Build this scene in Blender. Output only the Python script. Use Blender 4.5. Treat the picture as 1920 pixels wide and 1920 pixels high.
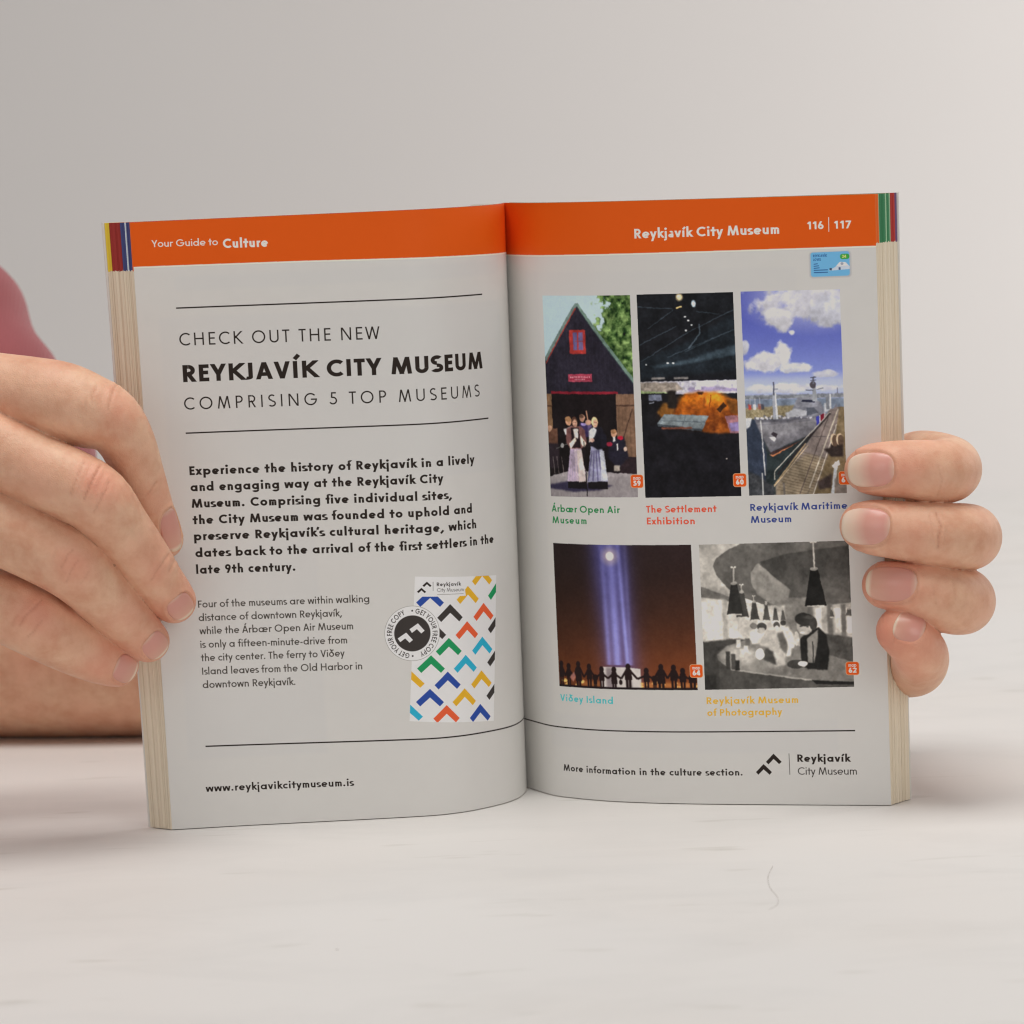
import bpy, math, random
import numpy as np
from mathutils import Vector, Matrix

for o in list(bpy.data.objects):
    bpy.data.objects.remove(o, do_unlink=True)
C = bpy.context.scene.collection
SCN = bpy.context.scene

# ------------------------------------------------------------------ camera, world, lamps, exposure
cam_d = bpy.data.cameras.new("camera")
cam = bpy.data.objects.new("camera", cam_d)
C.objects.link(cam)
_R = Vector((0.99924942, -0.00455322, -0.03846897))
_U = Vector((0.03873714, 0.11324384, 0.99281180))
_F = Vector((0.00016412, 0.99355679, -0.11333523))
M = Matrix((( _R.x, _U.x, -_F.x, -0.001988), (_R.y, _U.y, -_F.y, -1.301459), (_R.z, _U.z, -_F.z, 0.238888), (0, 0, 0, 1)))
cam.matrix_world = M
cam_d.sensor_width = 36.0
cam_d.lens = 6822.67 / 1920 * 36.0
cam_d.shift_y = 49.45 / 1920
cam_d.clip_start = 0.05
cam_d.clip_end = 50
cam_d.dof.use_dof = True
cam_d.dof.focus_distance = 1.25
cam_d.dof.aperture_fstop = 18
cam_d.dof.aperture_blades = 8
SCN.camera = cam

world = bpy.data.worlds.new("World")
SCN.world = world
world.use_nodes = True
bg = world.node_tree.nodes["Background"]
bg.inputs[0].default_value = (1.0, 0.958, 0.955, 1)
bg.inputs[1].default_value = 0.16

def area(name, loc, target, sx, sy, power, col):
    d = bpy.data.lights.new(name, 'AREA')
    d.shape = 'RECTANGLE'
    d.size, d.size_y = sx, sy
    d.energy = power
    d.color = col
    o = bpy.data.objects.new(name, d)
    C.objects.link(o)
    o.location = loc
    o.rotation_euler = (Vector(target) - Vector(loc)).to_track_quat('-Z', 'Y').to_euler()
    return o
area("softbox_overhead", (0.02, -0.18, 1.35), (0.0, -0.05, 0.0), 1.0, 0.7, 13.2, (1.0, 0.975, 0.945))
area("softbox_front", (0.95, -1.6, 0.8), (0.1, 0.0, 0.1), 0.9, 0.9, 6.0, (1.0, 0.98, 0.96))
area("softbox_left", (-1.0, -1.5, 0.7), (0.0, 0.0, 0.1), 0.7, 0.9, 2.6, (1.0, 0.98, 0.96))
area("softbox_backdrop", (1.35, 0.6, 0.75), (0.45, 1.7, 0.35), 0.6, 1.0, 14.5, (1.0, 0.975, 0.965))

SCN.view_settings.view_transform = 'Standard'
SCN.view_settings.look = 'None'
SCN.view_settings.exposure = 0.0
SCN.view_settings.gamma = 1.0
SCN.render.engine = 'CYCLES'
SCN.cycles.use_denoising = True
SCN.cycles.filter_width = 1.15
SCN.cycles.max_bounces = 8

# ------------------------------------------------------------------ helpers
def srgb(*c):
    c = np.array(c, float) / 255.0
    return np.where(c <= 0.04045, c / 12.92, ((c + 0.055) / 1.055) ** 2.4)

def new_mat(name):
    m = bpy.data.materials.new(name)
    m.use_nodes = True
    nt = m.node_tree
    b = nt.nodes["Principled BSDF"]
    return m, nt, b

def N(nt, kind, **kw):
    n = nt.nodes.new(kind)
    for k, v in kw.items():
        if k.startswith("i_"):
            n.inputs[k[2:].replace("_", " ")].default_value = v
        else:
            setattr(n, k, v)
    return n

def mesh_obj(name, verts, faces, mat=None, parent=None, smooth=True):
    me = bpy.data.meshes.new(name)
    verts = np.asarray(verts, np.float32)
    if isinstance(faces, np.ndarray):
        k = faces.shape[1]
        me.vertices.add(len(verts)); me.vertices.foreach_set("co", verts.ravel())
        me.loops.add(faces.size); me.loops.foreach_set("vertex_index", faces.ravel().astype(np.int32))
        me.polygons.add(len(faces)); me.polygons.foreach_set("loop_start", (np.arange(len(faces)) * k).astype(np.int32))
        me.update(calc_edges=True)
    else:
        me.from_pydata([tuple(map(float, v)) for v in verts], [], faces)
    me.validate()
    if smooth:
        me.polygons.foreach_set("use_smooth", np.ones(len(me.polygons), bool))
    me.update()
    o = bpy.data.objects.new(name, me)
    C.objects.link(o)
    if mat: me.materials.append(mat)
    if parent: o.parent = parent
    return o

def uv_from(me, uvs_per_vertex):
    uv = me.uv_layers.new(name="UVMap")
    li = np.empty(len(me.loops), np.int32); me.loops.foreach_get("vertex_index", li)
    uv.data.foreach_set("uv", np.asarray(uvs_per_vertex, np.float32)[li].ravel())

def thing(name, label, cat, loc=(0, 0, 0)):
    o = bpy.data.objects.new(name, None)
    o.empty_display_size = 0.02
    C.objects.link(o)
    o.location = loc
    o['label'] = label; o['category'] = cat
    return o

rng = np.random.default_rng(7)

def vnoise(h, w, cells, seed, octaves=4, ratio=1.0):
    """smooth value noise 0..1, sized h x w"""
    out = np.zeros((h, w)); amp = 1.0; tot = 0.0
    r = np.random.default_rng(seed)
    for o in range(octaves):
        cy = max(2, int(cells * ratio * 2 ** o)); cx = max(2, int(cells * 2 ** o))
        g = r.random((cy + 2, cx + 2))
        y = np.linspace(0, cy, h, endpoint=False); x = np.linspace(0, cx, w, endpoint=False)
        yi = y.astype(int); xi = x.astype(int); fy = y - yi; fx = x - xi
        fy = fy * fy * (3 - 2 * fy); fx = fx * fx * (3 - 2 * fx)
        a = g[yi][:, xi]; b = g[yi][:, xi + 1]; c = g[yi + 1][:, xi]; d = g[yi + 1][:, xi + 1]
        out += amp * ((a * (1 - fx) + b * fx) * (1 - fy)[:, None] + (c * (1 - fx) + d * fx) * fy[:, None])
        tot += amp; amp *= 0.55
    return out / tot

# ------------------------------------------------------------------ table and backdrop
tm, nt, b = new_mat("white_stone_table")
geo = N(nt, 'ShaderNodeNewGeometry')
mp = N(nt, 'ShaderNodeMapping'); mp.inputs['Rotation'].default_value = (0, 0, math.radians(14)); mp.inputs['Scale'].default_value = (3.0, 6.5, 3.0)
nt.links.new(geo.outputs['Position'], mp.inputs['Vector'])
n1 = N(nt, 'ShaderNodeTexNoise'); n1.inputs['Scale'].default_value = 3.0; n1.inputs['Detail'].default_value = 8; n1.inputs['Roughness'].default_value = 0.62; n1.inputs['Distortion'].default_value = 0.6
nt.links.new(mp.outputs[0], n1.inputs['Vector'])
r1 = N(nt, 'ShaderNodeValToRGB')
e = r1.color_ramp.elements
e[0].position = 0.30; e[0].color = (0.700, 0.690, 0.670, 1)
e[1].position = 0.52; e[1].color = (0.745, 0.733, 0.712, 1)
nt.links.new(n1.outputs['Fac'], r1.inputs[0])
n2 = N(nt, 'ShaderNodeTexNoise'); n2.inputs['Scale'].default_value = 5.0; n2.inputs['Detail'].default_value = 3
nt.links.new(geo.outputs['Position'], n2.inputs['Vector'])
r2 = N(nt, 'ShaderNodeValToRGB')
r2.color_ramp.elements[0].position = 0.42; r2.color_ramp.elements[0].color = (1, 1, 1, 1)
r2.color_ramp.elements[1].position = 0.75; r2.color_ramp.elements[1].color = (1.0, 0.982, 0.965, 1)
nt.links.new(n2.outputs['Fac'], r2.inputs[0])
mx = N(nt, 'ShaderNodeMix', data_type='RGBA', blend_type='MULTIPLY'); mx.inputs[0].default_value = 1
nt.links.new(r1.outputs[0], mx.inputs[6]); nt.links.new(r2.outputs[0], mx.inputs[7])
# short grey streak marks
mp3 = N(nt, 'ShaderNodeMapping'); mp3.inputs['Rotation'].default_value = (0, 0, math.radians(16)); mp3.inputs['Scale'].default_value = (20, 88, 20)
nt.links.new(geo.outputs['Position'], mp3.inputs['Vector'])
n3 = N(nt, 'ShaderNodeTexNoise'); n3.inputs['Scale'].default_value = 1.0; n3.inputs['Detail'].default_value = 2
nt.links.new(mp3.outputs[0], n3.inputs['Vector'])
r3 = N(nt, 'ShaderNodeValToRGB')
r3.color_ramp.elements[0].position = 0.655; r3.color_ramp.elements[0].color = (1, 1, 1, 1)
r3.color_ramp.elements[1].position = 0.76; r3.color_ramp.elements[1].color = (0.74, 0.73, 0.69, 1)
nt.links.new(n3.outputs['Fac'], r3.inputs[0])
mx3 = N(nt, 'ShaderNodeMix', data_type='RGBA', blend_type='MULTIPLY'); mx3.inputs[0].default_value = 0.62
nt.links.new(mx.outputs[2], mx3.inputs[6]); nt.links.new(r3.outputs[0], mx3.inputs[7])
# specks
vo = N(nt, 'ShaderNodeTexVoronoi'); vo.inputs['Scale'].default_value = 34
nt.links.new(geo.outputs['Position'], vo.inputs['Vector'])
sp = N(nt, 'ShaderNodeMath', operation='LESS_THAN'); sp.inputs[1].default_value = 0.016
nt.links.new(vo.outputs['Distance'], sp.inputs[0])
sw = N(nt, 'ShaderNodeSeparateColor'); nt.links.new(vo.outputs['Color'], sw.inputs[0])
sl = N(nt, 'ShaderNodeMath', operation='LESS_THAN'); sl.inputs[1].default_value = 0.22
nt.links.new(sw.outputs[0], sl.inputs[0])
sm = N(nt, 'ShaderNodeMath', operation='MULTIPLY'); nt.links.new(sp.outputs[0], sm.inputs[0]); nt.links.new(sl.outputs[0], sm.inputs[1])
mx4 = N(nt, 'ShaderNodeMix', data_type='RGBA'); mx4.inputs[7].default_value = (0.30, 0.27, 0.24, 1)
nt.links.new(sm.outputs[0], mx4.inputs[0]); nt.links.new(mx3.outputs[2], mx4.inputs[6])
nt.links.new(mx4.outputs[2], b.inputs['Base Color'])
b.inputs['Roughness'].default_value = 0.55
b.inputs['Specular IOR Level'].default_value = 0.25
bp = N(nt, 'ShaderNodeBump'); bp.inputs['Strength'].default_value = 0.03; bp.inputs['Distance'].default_value = 0.002
nt.links.new(n1.outputs['Fac'], bp.inputs['Height']); nt.links.new(bp.outputs[0], b.inputs['Normal'])

bm_, nt, b = new_mat("plain_backdrop")
b.inputs['Base Color'].default_value = (0.72, 0.705, 0.68, 1)
nz = N(nt, 'ShaderNodeTexNoise'); nz.inputs['Scale'].default_value = 3.0; nz.inputs['Detail'].default_value = 3
rr = N(nt, 'ShaderNodeValToRGB'); rr.color_ramp.elements[0].color = (0.735, 0.712, 0.690, 1); rr.color_ramp.elements[1].color = (0.765, 0.742, 0.718, 1)
nt.links.new(nz.outputs['Fac'], rr.inputs[0]); nt.links.new(rr.outputs[0], b.inputs['Base Color'])
b.inputs['Roughness'].default_value = 0.7
b.inputs['Specular IOR Level'].default_value = 0.15

def sheet(name, prof, mat):
    xs = np.linspace(-1.8, 1.8, 37)
    v = [(x, y, z) for (y, z) in prof for x in xs]
    f = []
    for j in range(len(prof) - 1):
        for i in range(len(xs) - 1):
            a = j * len(xs) + i
            f.append((a, a + 1, a + 1 + len(xs), a + len(xs)))
    o = mesh_obj(name, v, f, mat)
    o['kind'] = 'structure'
    return o
YB = 0.95
sheet("table_surface", [(-1.1 + i * (YB + 1.1) / 16, 0.0) for i in range(17)], tm)
RB = 0.75
sheet("backdrop_wall", [(YB + RB * math.sin(t), RB - RB * math.cos(t)) for t in np.linspace(0, math.pi / 2, 25)] + [(YB + RB, RB + k * 0.25) for k in range(1, 8)], bm_)
# ------------------------------------------------------------------ printing: page canvases, stroke lettering, painted pictures
PXMM = 9.0
SEEN = 0.60      # share of light a white page sends back to the lens; print inks are given as they look on the page

def ink(rgb):
    return np.clip(srgb(*rgb) / SEEN, 0, 0.92)

class Canvas:
    """linear-colour canvas measured in mm, y up"""
    def __init__(s, wmm, hmm, base):
        s.w = int(round(wmm * PXMM)); s.h = int(round(hmm * PXMM)); s.wmm = wmm; s.hmm = hmm
        s.a = np.empty((s.h, s.w, 3)); s.a[:] = base
    def box(s, x0, y0, x1, y1, pad=0.3):
        i0 = max(0, int((x0 - pad) * PXMM)); i1 = min(s.w, int((x1 + pad) * PXMM) + 2)
        j0 = max(0, int((y0 - pad) * PXMM)); j1 = min(s.h, int((y1 + pad) * PXMM) + 2)
        X, Y = np.meshgrid((np.arange(i0, i1) + .5) / PXMM, (np.arange(j0, j1) + .5) / PXMM)
        return (slice(j0, j1), slice(i0, i1)), X, Y
    def blend(s, sl, m, col):
        m = np.clip(m, 0, 1)[..., None]
        s.a[sl] = s.a[sl] * (1 - m) + np.asarray(col) * m
    def line(s, x0, y0, x1, y1, w, col):
        sl, X, Y = s.box(min(x0, x1), min(y0, y1), max(x0, x1), max(y0, y1), w + .3)
        s.blend(sl, aa(seg_sdf(X, Y, x0, y0, x1, y1, w / 2)), col)
    def poly(s, pts, col, clip=None, a=1.0):
        p = np.array(pts, float)
        sl, X, Y = s.box(p[:, 0].min(), p[:, 1].min(), p[:, 0].max(), p[:, 1].max())
        m = poly_aa(X, Y, p)
        if clip is not None: m = m * poly_aa(X, Y, np.array(clip, float))
        s.blend(sl, m * a, col)
    def disk(s, x, y, r, col, r_in=0):
        sl, X, Y = s.box(x - r, y - r, x + r, y + r)
        d = np.hypot(X - x, Y - y)
        m = aa(d - r)
        if r_in: m = m * aa(r_in - d)
        s.blend(sl, m, col)
    def rrect(s, x0, y0, x1, y1, r, col, skew=0.0, soft=None):
        sl, X, Y = s.box(x0, y0, x1, y1, 1.2)
        cx, cy = (x0 + x1) / 2, (y0 + y1) / 2
        Y = Y - skew * (X - cx)
        q = np.maximum(np.abs(X - cx) - (x1 - x0) / 2 + r, 0); p = np.maximum(np.abs(Y - cy) - (y1 - y0) / 2 + r, 0)
        d = np.hypot(q, p) - r
        s.blend(sl, aa(d) if soft is None else np.clip(.5 - d / soft, 0, 1) * 0.5, col)
    def paste(s, img, quad):
        """img (h,w,3 linear, row 0 = top) into quad TL,TR,BR,BL in mm"""
        q = np.array(quad, float)
        sl, X, Y = s.box(q[:, 0].min(), q[:, 1].min(), q[:, 0].max(), q[:, 1].max())
        m = poly_aa(X, Y, q)
        # inverse bilinear by a few Newton steps
        u = np.full_like(X, .5); v = np.full_like(X, .5)
        TL, TR, BR, BL = q
        for _ in range(4):
            px = (1-v)*((1-u)*TL[0]+u*TR[0]) + v*((1-u)*BL[0]+u*BR[0]) - X
            py = (1-v)*((1-u)*TL[1]+u*TR[1]) + v*((1-u)*BL[1]+u*BR[1]) - Y
            a = (1-v)*(TR[0]-TL[0]) + v*(BR[0]-BL[0]); b_ = (1-u)*(BL[0]-TL[0]) + u*(BR[0]-TR[0])
            c = (1-v)*(TR[1]-TL[1]) + v*(BR[1]-BL[1]); d = (1-u)*(BL[1]-TL[1]) + u*(BR[1]-TR[1])
            det = a*d - b_*c
            u -= (d*px - b_*py)/det; v -= (-c*px + a*py)/det
        h, w = img.shape[:2]
        uu = np.clip(u * w - .5, 0, w - 1.001); vv = np.clip(v * h - .5, 0, h - 1.001)
        ui = uu.astype(int); vi = vv.astype(int); fu = (uu - ui)[..., None]; fv = (vv - vi)[..., None]
        c = (img[vi, ui]*(1-fu)+img[vi, ui+1]*fu)*(1-fv) + (img[vi+1, ui]*(1-fu)+img[vi+1, ui+1]*fu)*fv
        mm = m[..., None]
        s.a[sl] = s.a[sl]*(1-mm) + c*mm

def aa(d):
    return np.clip(.5 - d * PXMM, 0, 1)

def seg_sdf(X, Y, x0, y0, x1, y1, hw):
    dx, dy = x1 - x0, y1 - y0
    L = math.hypot(dx, dy)
    if L < 1e-7: return np.full(X.shape, 9.0)
    dx /= L; dy /= L
    t = (X - x0) * dx + (Y - y0) * dy
    n = np.abs(-(X - x0) * dy + (Y - y0) * dx)
    return np.maximum(np.maximum(-t, t - L), n - hw)

def poly_mask(X, Y, p):
    m = np.zeros(X.shape, bool)
    n = len(p)
    for i in range(n):
        x0, y0 = p[i]; x1, y1 = p[(i + 1) % n]
        if y0 == y1: continue
        c = (Y < y0) != (Y < y1)
        m ^= c & (X < (x1 - x0) * (Y - y0) / (y1 - y0) + x0)
    return m

def poly_aa(X, Y, p):
    h = .25 / PXMM
    return (poly_mask(X-h, Y-h, p).astype(float) + poly_mask(X+h, Y-h, p) + poly_mask(X-h, Y+h, p) + poly_mask(X+h, Y+h, p)) / 4

# ---- a geometric sans lettering drawn as strokes; unit = capital height
XH = 0.68; ASC = 1.10; DSC = -0.34
def glyph(ch, w, alt=False):
    h = w / 2
    P = []; D = math.radians
    def L(x0, y0, x1, y1, lo=None, hi=None): P.append(('L', x0, y0, x1, y1, lo, hi))
    def A(cx, cy, rx, ry, a0, a1): P.append(('A', cx, cy, rx, ry, a0, a1))
    def dot(x, y): P.append(('D', x, y, w * .62))
    def diag(x0, y0, x1, y1, lo, hi):
        e = .3; P.append(('L', x0 - (x1-x0)*e, y0 - (y1-y0)*e, x1 + (x1-x0)*e, y1 + (y1-y0)*e, lo, hi))
    base = {'Á': 'A', 'í': 'ı', 'Í': 'I', 'ð': 'ð'}.get(ch, ch)
    ro = .05; st = .10
    def bowl(cx, r): A(cx, XH/2, r, XH/2 - h, 0, 360)
    rb = XH/2 - h
    if base == 'A': wd = .66+w; diag(h+.02, 0, wd/2, 1, 0, 1); diag(wd-h-.02, 0, wd/2, 1, 0, 1); L(wd*.2, .30, wd*.8, .30); adv = wd; sb = (.0, .0)
    elif base == 'B': wd = .5; L(h, 0, h, 1); L(h, 1-h, .28, 1-h); L(h, .53, .3, .53); L(h, h, .3, h); A(.28, .765, .2, .235-h, -90, 90); A(.3, .265, .25, .265-h*.5, -90, 90); adv = .55; sb = (st, ro)
    elif base == 'C': r = .5-h; A(.52, .5, r, r, 48, 312); adv = .86; sb = (ro, .02)
    elif base == 'E': L(h, 0, h, 1); L(h, 1-h, .50, 1-h); L(h, .52, .46, .52); L(h, h, .50, h); adv = .50; sb = (st, .04)
    elif base == 'F': L(h, 0, h, 1); L(h, 1-h, .48, 1-h); L(h, .50, .44, .50); adv = .48; sb = (st, .02)
    elif base == 'G': r = .5-h; A(.52, .5, r, r, 42, 360); L(.54, .5-h*.2, 1.02, .5-h*.2); adv = 1.02; sb = (ro, .06)
    elif base == 'H': L(h, 0, h, 1); L(.74-h, 0, .74-h, 1); L(h, .52, .74-h, .52); adv = .74; sb = (st, st)
    elif base == 'I': L(h, 0, h, 1); adv = w; sb = (st, st)
    elif base == 'J': L(.36-h, .19, .36-h, 1); A(.36-h-.19, .20, .19, .20-h, -100, 2); adv = .36; sb = (.07, st)
    elif base == 'K': L(h, 0, h, 1); diag(w*.7, .46, .60, 1, 0, 1) if False else P.append(('L', w*.4, .42, .56+w*.9, 1.05, 0, 1)); P.append(('L', w*.9, .62, .60+w*.9, -.06, 0, 1)); adv = .62+w*.5; sb = (st, .0)
    elif base == 'L': L(h, 0, h, 1); L(h, h, .46, h); adv = .46; sb = (st, .02)
    elif base == 'M': wd = .92+w*.6; L(h, 0, .17+h*.6, 1.0, 0, 1); L(wd-h, 0, wd-.17-h*.6, 1.0, 0, 1); P.append(('L', .17+h*.2, 1.1, wd/2+.03, -.04, 0, 1)); P.append(('L', wd-.17-h*.2, 1.1, wd/2-.03, -.04, 0, 1)); adv = wd; sb = (.05, .05)
    elif base == 'N': L(h, 0, h, 1); L(.78-h, 0, .78-h, 1); P.append(('L', h*.6, 1.06, .78-h*.6, -.06, 0, 1)); adv = .78; sb = (st, st)
    elif base == 'O': r = .51-h; A(.52, .5, r, r, 0, 360); adv = 1.04; sb = (ro, ro)
    elif base == 'P': L(h, 0, h, 1); L(h, 1-h, .26, 1-h); L(h, .47, .26, .47); A(.26, .735-h*.5, .24, .265-h*.5, -90, 90); adv = .5+h; sb = (st, .04)
    elif base == 'R': L(h, 0, h, 1); L(h, 1-h, .28, 1-h); L(h, .47, .28, .47); A(.28, .735-h*.5, .22, .265-h*.5, -90, 90); P.append(('L', .22, .56, .52+w*.3, -.06, 0, 1)); adv = .54+h; sb = (st, .02)
    elif base == 'S': r1 = .27-h*.6; A(.30, .75-h*.3, .23, .25-h*.7, 40, 270); A(.28, .26-h*.0, .26, .26-h, -140, 90); adv = .56; sb = (.05, .05)
    elif base == 'T': L(0, 1-h, .56, 1-h); L(.28, 0, .28, 1); adv = .56; sb = (.02, .02)
    elif base == 'U': L(h, .32, h, 1); L(.70-h, .32, .70-h, 1); A(.35, .33, .35-h, .33-h, 180, 360); adv = .70; sb = (.09, .09)
    elif base == 'V': wd = .62+w; diag(h+.02, 1, wd/2, 0, 0, 1); diag(wd-h-.02, 1, wd/2, 0, 0, 1); adv = wd; sb = (0, 0)
    elif base == 'W': wd = .98+w*1.2; q = wd/4; diag(h, 1, q+h*.3, 0, 0, 1); diag(2*q, 1, q+h*.3, 0, 0, 1); diag(2*q, 1, 3*q-h*.3, 0, 0, 1); diag(wd-h, 1, 3*q-h*.3, 0, 0, 1); adv = wd; sb = (0, 0)
    elif base == 'Y': wd = .56+w; L(wd/2, 0, wd/2, .45); P.append(('L', h-.05, 1.1, wd/2, .40, .3, 1)); P.append(('L', wd-h+.05, 1.1, wd/2, .40, .3, 1)); adv = wd; sb = (0, 0)
    elif base == 'a' and alt: r = .2; L(.44-h, 0, .44-h, XH*.62); A(.24, XH-.2, .2-h, .2-h, 0, 140); A(.22, .19, .2-h*.6, .19-h, 0, 360); adv = .46; sb = (.05, .06)
    elif base == 'a': bowl(XH/2, rb); L(XH-h+.02, 0, XH-h+.02, XH); adv = XH+.02; sb = (ro, .08)
    elif base == 'b': bowl(XH/2+.02, rb); L(h, 0, h, ASC); adv = XH+.02; sb = (.08, ro)
    elif base == 'c': A(XH/2, XH/2, rb, rb, 48, 312); adv = XH*.82; sb = (ro, .01)
    elif base == 'd': bowl(XH/2, rb); L(XH-h+.02, 0, XH-h+.02, ASC); adv = XH+.02; sb = (ro, .08)
    elif base == 'e': A(XH/2, XH/2, rb, rb, 0, 315); L(h, XH/2-.01, XH-h, XH/2-.01); adv = XH; sb = (ro, .03)
    elif base == 'f': L(.12+h, 0, .12+h, ASC-.2); A(.12+h+.17, ASC-.2, .17, .2-h, 65, 180); L(.0, XH-h, .40, XH-h); adv = .40; sb = (.02, .0)
    elif base == 'g': bowl(XH/2, rb); L(XH-h+.02, -.05, XH-h+.02, XH); A(XH/2, -.06, XH/2-h+.02, .27-h, 205, 360); adv = XH+.02; sb = (ro, .08)
    elif base == 'h': L(h, 0, h, ASC); A(.27, XH-.27, .27-h, .27-h, 0, 180); L(.54-h, 0, .54-h, XH-.27); adv = .54; sb = (.08, .07)
    elif base in 'iı': L(h, 0, h, XH); adv = w; sb = (.08, .08)
    elif base == 'j' and alt: L(h, -.12, h, XH); A(h-.16, -.12, .16, .2-h, 270, 360); adv = w; sb = (.10, .08)
    elif base == 'j': L(h, DSC, h, XH); adv = w; sb = (.08, .08)
    elif base == 'k': L(h, 0, h, ASC); P.append(('L', w*.4, .26, .42+w*.5, XH+.06, 0, XH)); P.append(('L', w*.9, .45, .44+w*.6, -.06, 0, XH)); adv = .44+w*.4; sb = (.08, .0)
    elif base == 'l': L(h, 0, h, ASC); adv = w; sb = (.08, .08)
    elif base == 'm': L(h, 0, h, XH); A(.235, XH-.235, .235-h, .235-h, 0, 180); L(.47-h, 0, .47-h, XH-.235); A(.47-w+.235, XH-.235, .235-h, .235-h, 0, 180); L(.94-w-h, 0, .94-w-h, XH-.235); adv = .94-w; sb = (.08, .07)
    elif base == 'n': L(h, 0, h, XH); A(.27, XH-.27, .27-h, .27-h, 0, 180); L(.54-h, 0, .54-h, XH-.27); adv = .54; sb = (.08, .07)
    elif base == 'o': bowl(XH/2, rb); adv = XH; sb = (ro, ro)
    elif base == 'p': bowl(XH/2+.02, rb); L(h, DSC, h, XH); adv = XH+.02; sb = (.08, ro)
    elif base == 'r': L(h, 0, h, XH); A(.27, XH-.27, .27-h, .27-h, 62, 180); adv = .36; sb = (.08, .0)
    elif base == 's': A(.20, XH*.75-h*.3, .16, XH*.25-h*.7, 35, 270); A(.19, XH*.26, .18, XH*.26-h, -140, 90); adv = .39; sb = (.04, .04)
    elif base == 't': L(.14+h, 0, .14+h, XH+.26); L(0, XH-h, .14+w+.14, XH-h); adv = .28+w; sb = (.01, .01)
    elif base == 'u': L(h, .27, h, XH); A(.27, .27, .27-h, .27-h, 180, 360); L(.54-h, 0, .54-h, XH); adv = .54; sb = (.07, .08)
    elif base == 'v': wd = .42+w; diag(h, XH, wd/2, 0, 0, XH); diag(wd-h, XH, wd/2, 0, 0, XH); adv = wd; sb = (0, 0)
    elif base == 'w': wd = .68+w*1.2; q = wd/4; diag(h, XH, q, 0, 0, XH); diag(2*q, XH, q, 0, 0, XH); diag(2*q, XH, 3*q, 0, 0, XH); diag(wd-h, XH, 3*q, 0, 0, XH); adv = wd; sb = (0, 0)
    elif base == 'x': wd = .40+w; diag(h, 0, wd-h, XH, 0, XH); diag(h, XH, wd-h, 0, 0, XH); adv = wd; sb = (0, 0)
    elif base == 'y': wd = .42+w; diag(h, XH, wd/2, 0, 0, XH); P.append(('L', wd-h+.06, XH+.15, wd/2-.16, DSC-.1, DSC, XH)); adv = wd; sb = (0, 0)
    elif base == 'ð': A(XH/2, XH/2, rb, rb, 0, 360); L(XH-h-.02, XH*.5, .22, ASC-.02, 0, 2); L(.22, ASC-.30, .62, ASC-.12); adv = XH; sb = (ro, ro)
    elif base == 'æ': A(XH/2, XH/2, rb, rb, 0, 360); L(XH-h, 0, XH-h, XH); A(XH*1.5-w, XH/2, rb, rb, 0, 315); L(XH-w, XH/2, XH*2-w*1.5, XH/2); adv = 2*XH-w; sb = (ro, ro)
    elif base == '0': A(.31, .5, .31-h, .5-h, 0, 360); adv = .62; sb = (.04, .04)
    elif base == '1': L(.30, 0, .30, 1); P.append(('L', .06, .72, .34, 1.03, 0, 1)); adv = .36; sb = (.08, .12)
    elif base == '2': A(.29, .72, .25, .28-h, -20, 165); P.append(('L', .53-h*.3, .62, .02, -.04, 0, 1)); L(.02, h, .58, h); adv = .58; sb = (.04, .04)
    elif base == '4': L(.44, 0, .44, 1); P.append(('L', .0, .22, .46, 1.06, 0, 1)); L(.02, .27, .62, .27); adv = .62; sb = (.02, .04)
    elif base == '5': L(.14, 1-h, .52, 1-h); L(.16, .54, .2, 1); A(.26, .32, .30-h*.5, .32-h, -150, 110); adv = .58; sb = (.04, .04)
    elif base == '6': A(.31, .32, .30-h, .32-h, 0, 360); P.append(('L', .06+h*.4, .40, .40, 1.1, .3, 1)); adv = .62; sb = (.04, .04)
    elif base == '7': L(.02, 1-h, .56, 1-h); P.append(('L', .54, 1.0, .14, -.06, 0, .98)); adv = .58; sb = (.03, .03)
    elif base == '9': A(.31, .68, .30-h, .32-h, 0, 360); P.append(('L', .56-h*.4, .60, .22, -.1, 0, .7)); adv = .62; sb = (.04, .04)
    elif base == '.': dot(w*.62, w*.6); adv = w*1.24; sb = (.06, .08)
    elif base == '•': P.append(('D', .16, .5, .11)); adv = .32; sb = (.05, .05)
    elif base == ',': P.append(('L', h*.2, -.20, w+.08, .14, None, None)); adv = w+.12; sb = (.02, .08)
    elif base == '’': P.append(('L', .0, .76, .12, 1.08, None, None)); adv = .16; sb = (.04, .02)
    elif base == '-': L(0, XH*.48, .30, XH*.48); adv = .30; sb = (.06, .06)
    else: adv = .30; sb = (0, 0)
    if ch in 'ij': dot(h, XH + .24)
    if ch == 'í': P.append(('L', h-.02, XH+.12, h+.17, XH+.36, None, None))
    if ch == 'Á': P.append(('L', adv/2-.02, 1.08, adv/2+.16, 1.32, None, None))
    if ch == 'Í': P.append(('L', h-.02, 1.10, h+.20, 1.36, None, None))
    return adv, sb, P

def layout(txt, w, alt=False):
    x = 0; out = []; bx_ = .03 if w > .15 else 0
    for i, ch in enumerate(txt):
        if ch == ' ':
            out.append((ch, x, None)); x += (.40 if w > .19 else .32); continue
        adv, sb, P = glyph(ch, w, alt)
        if i: x += sb[0] + bx_
        out.append((ch, x, P)); x += adv
        if i < len(txt) - 1: x += sb[1]
    return x, out

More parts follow.
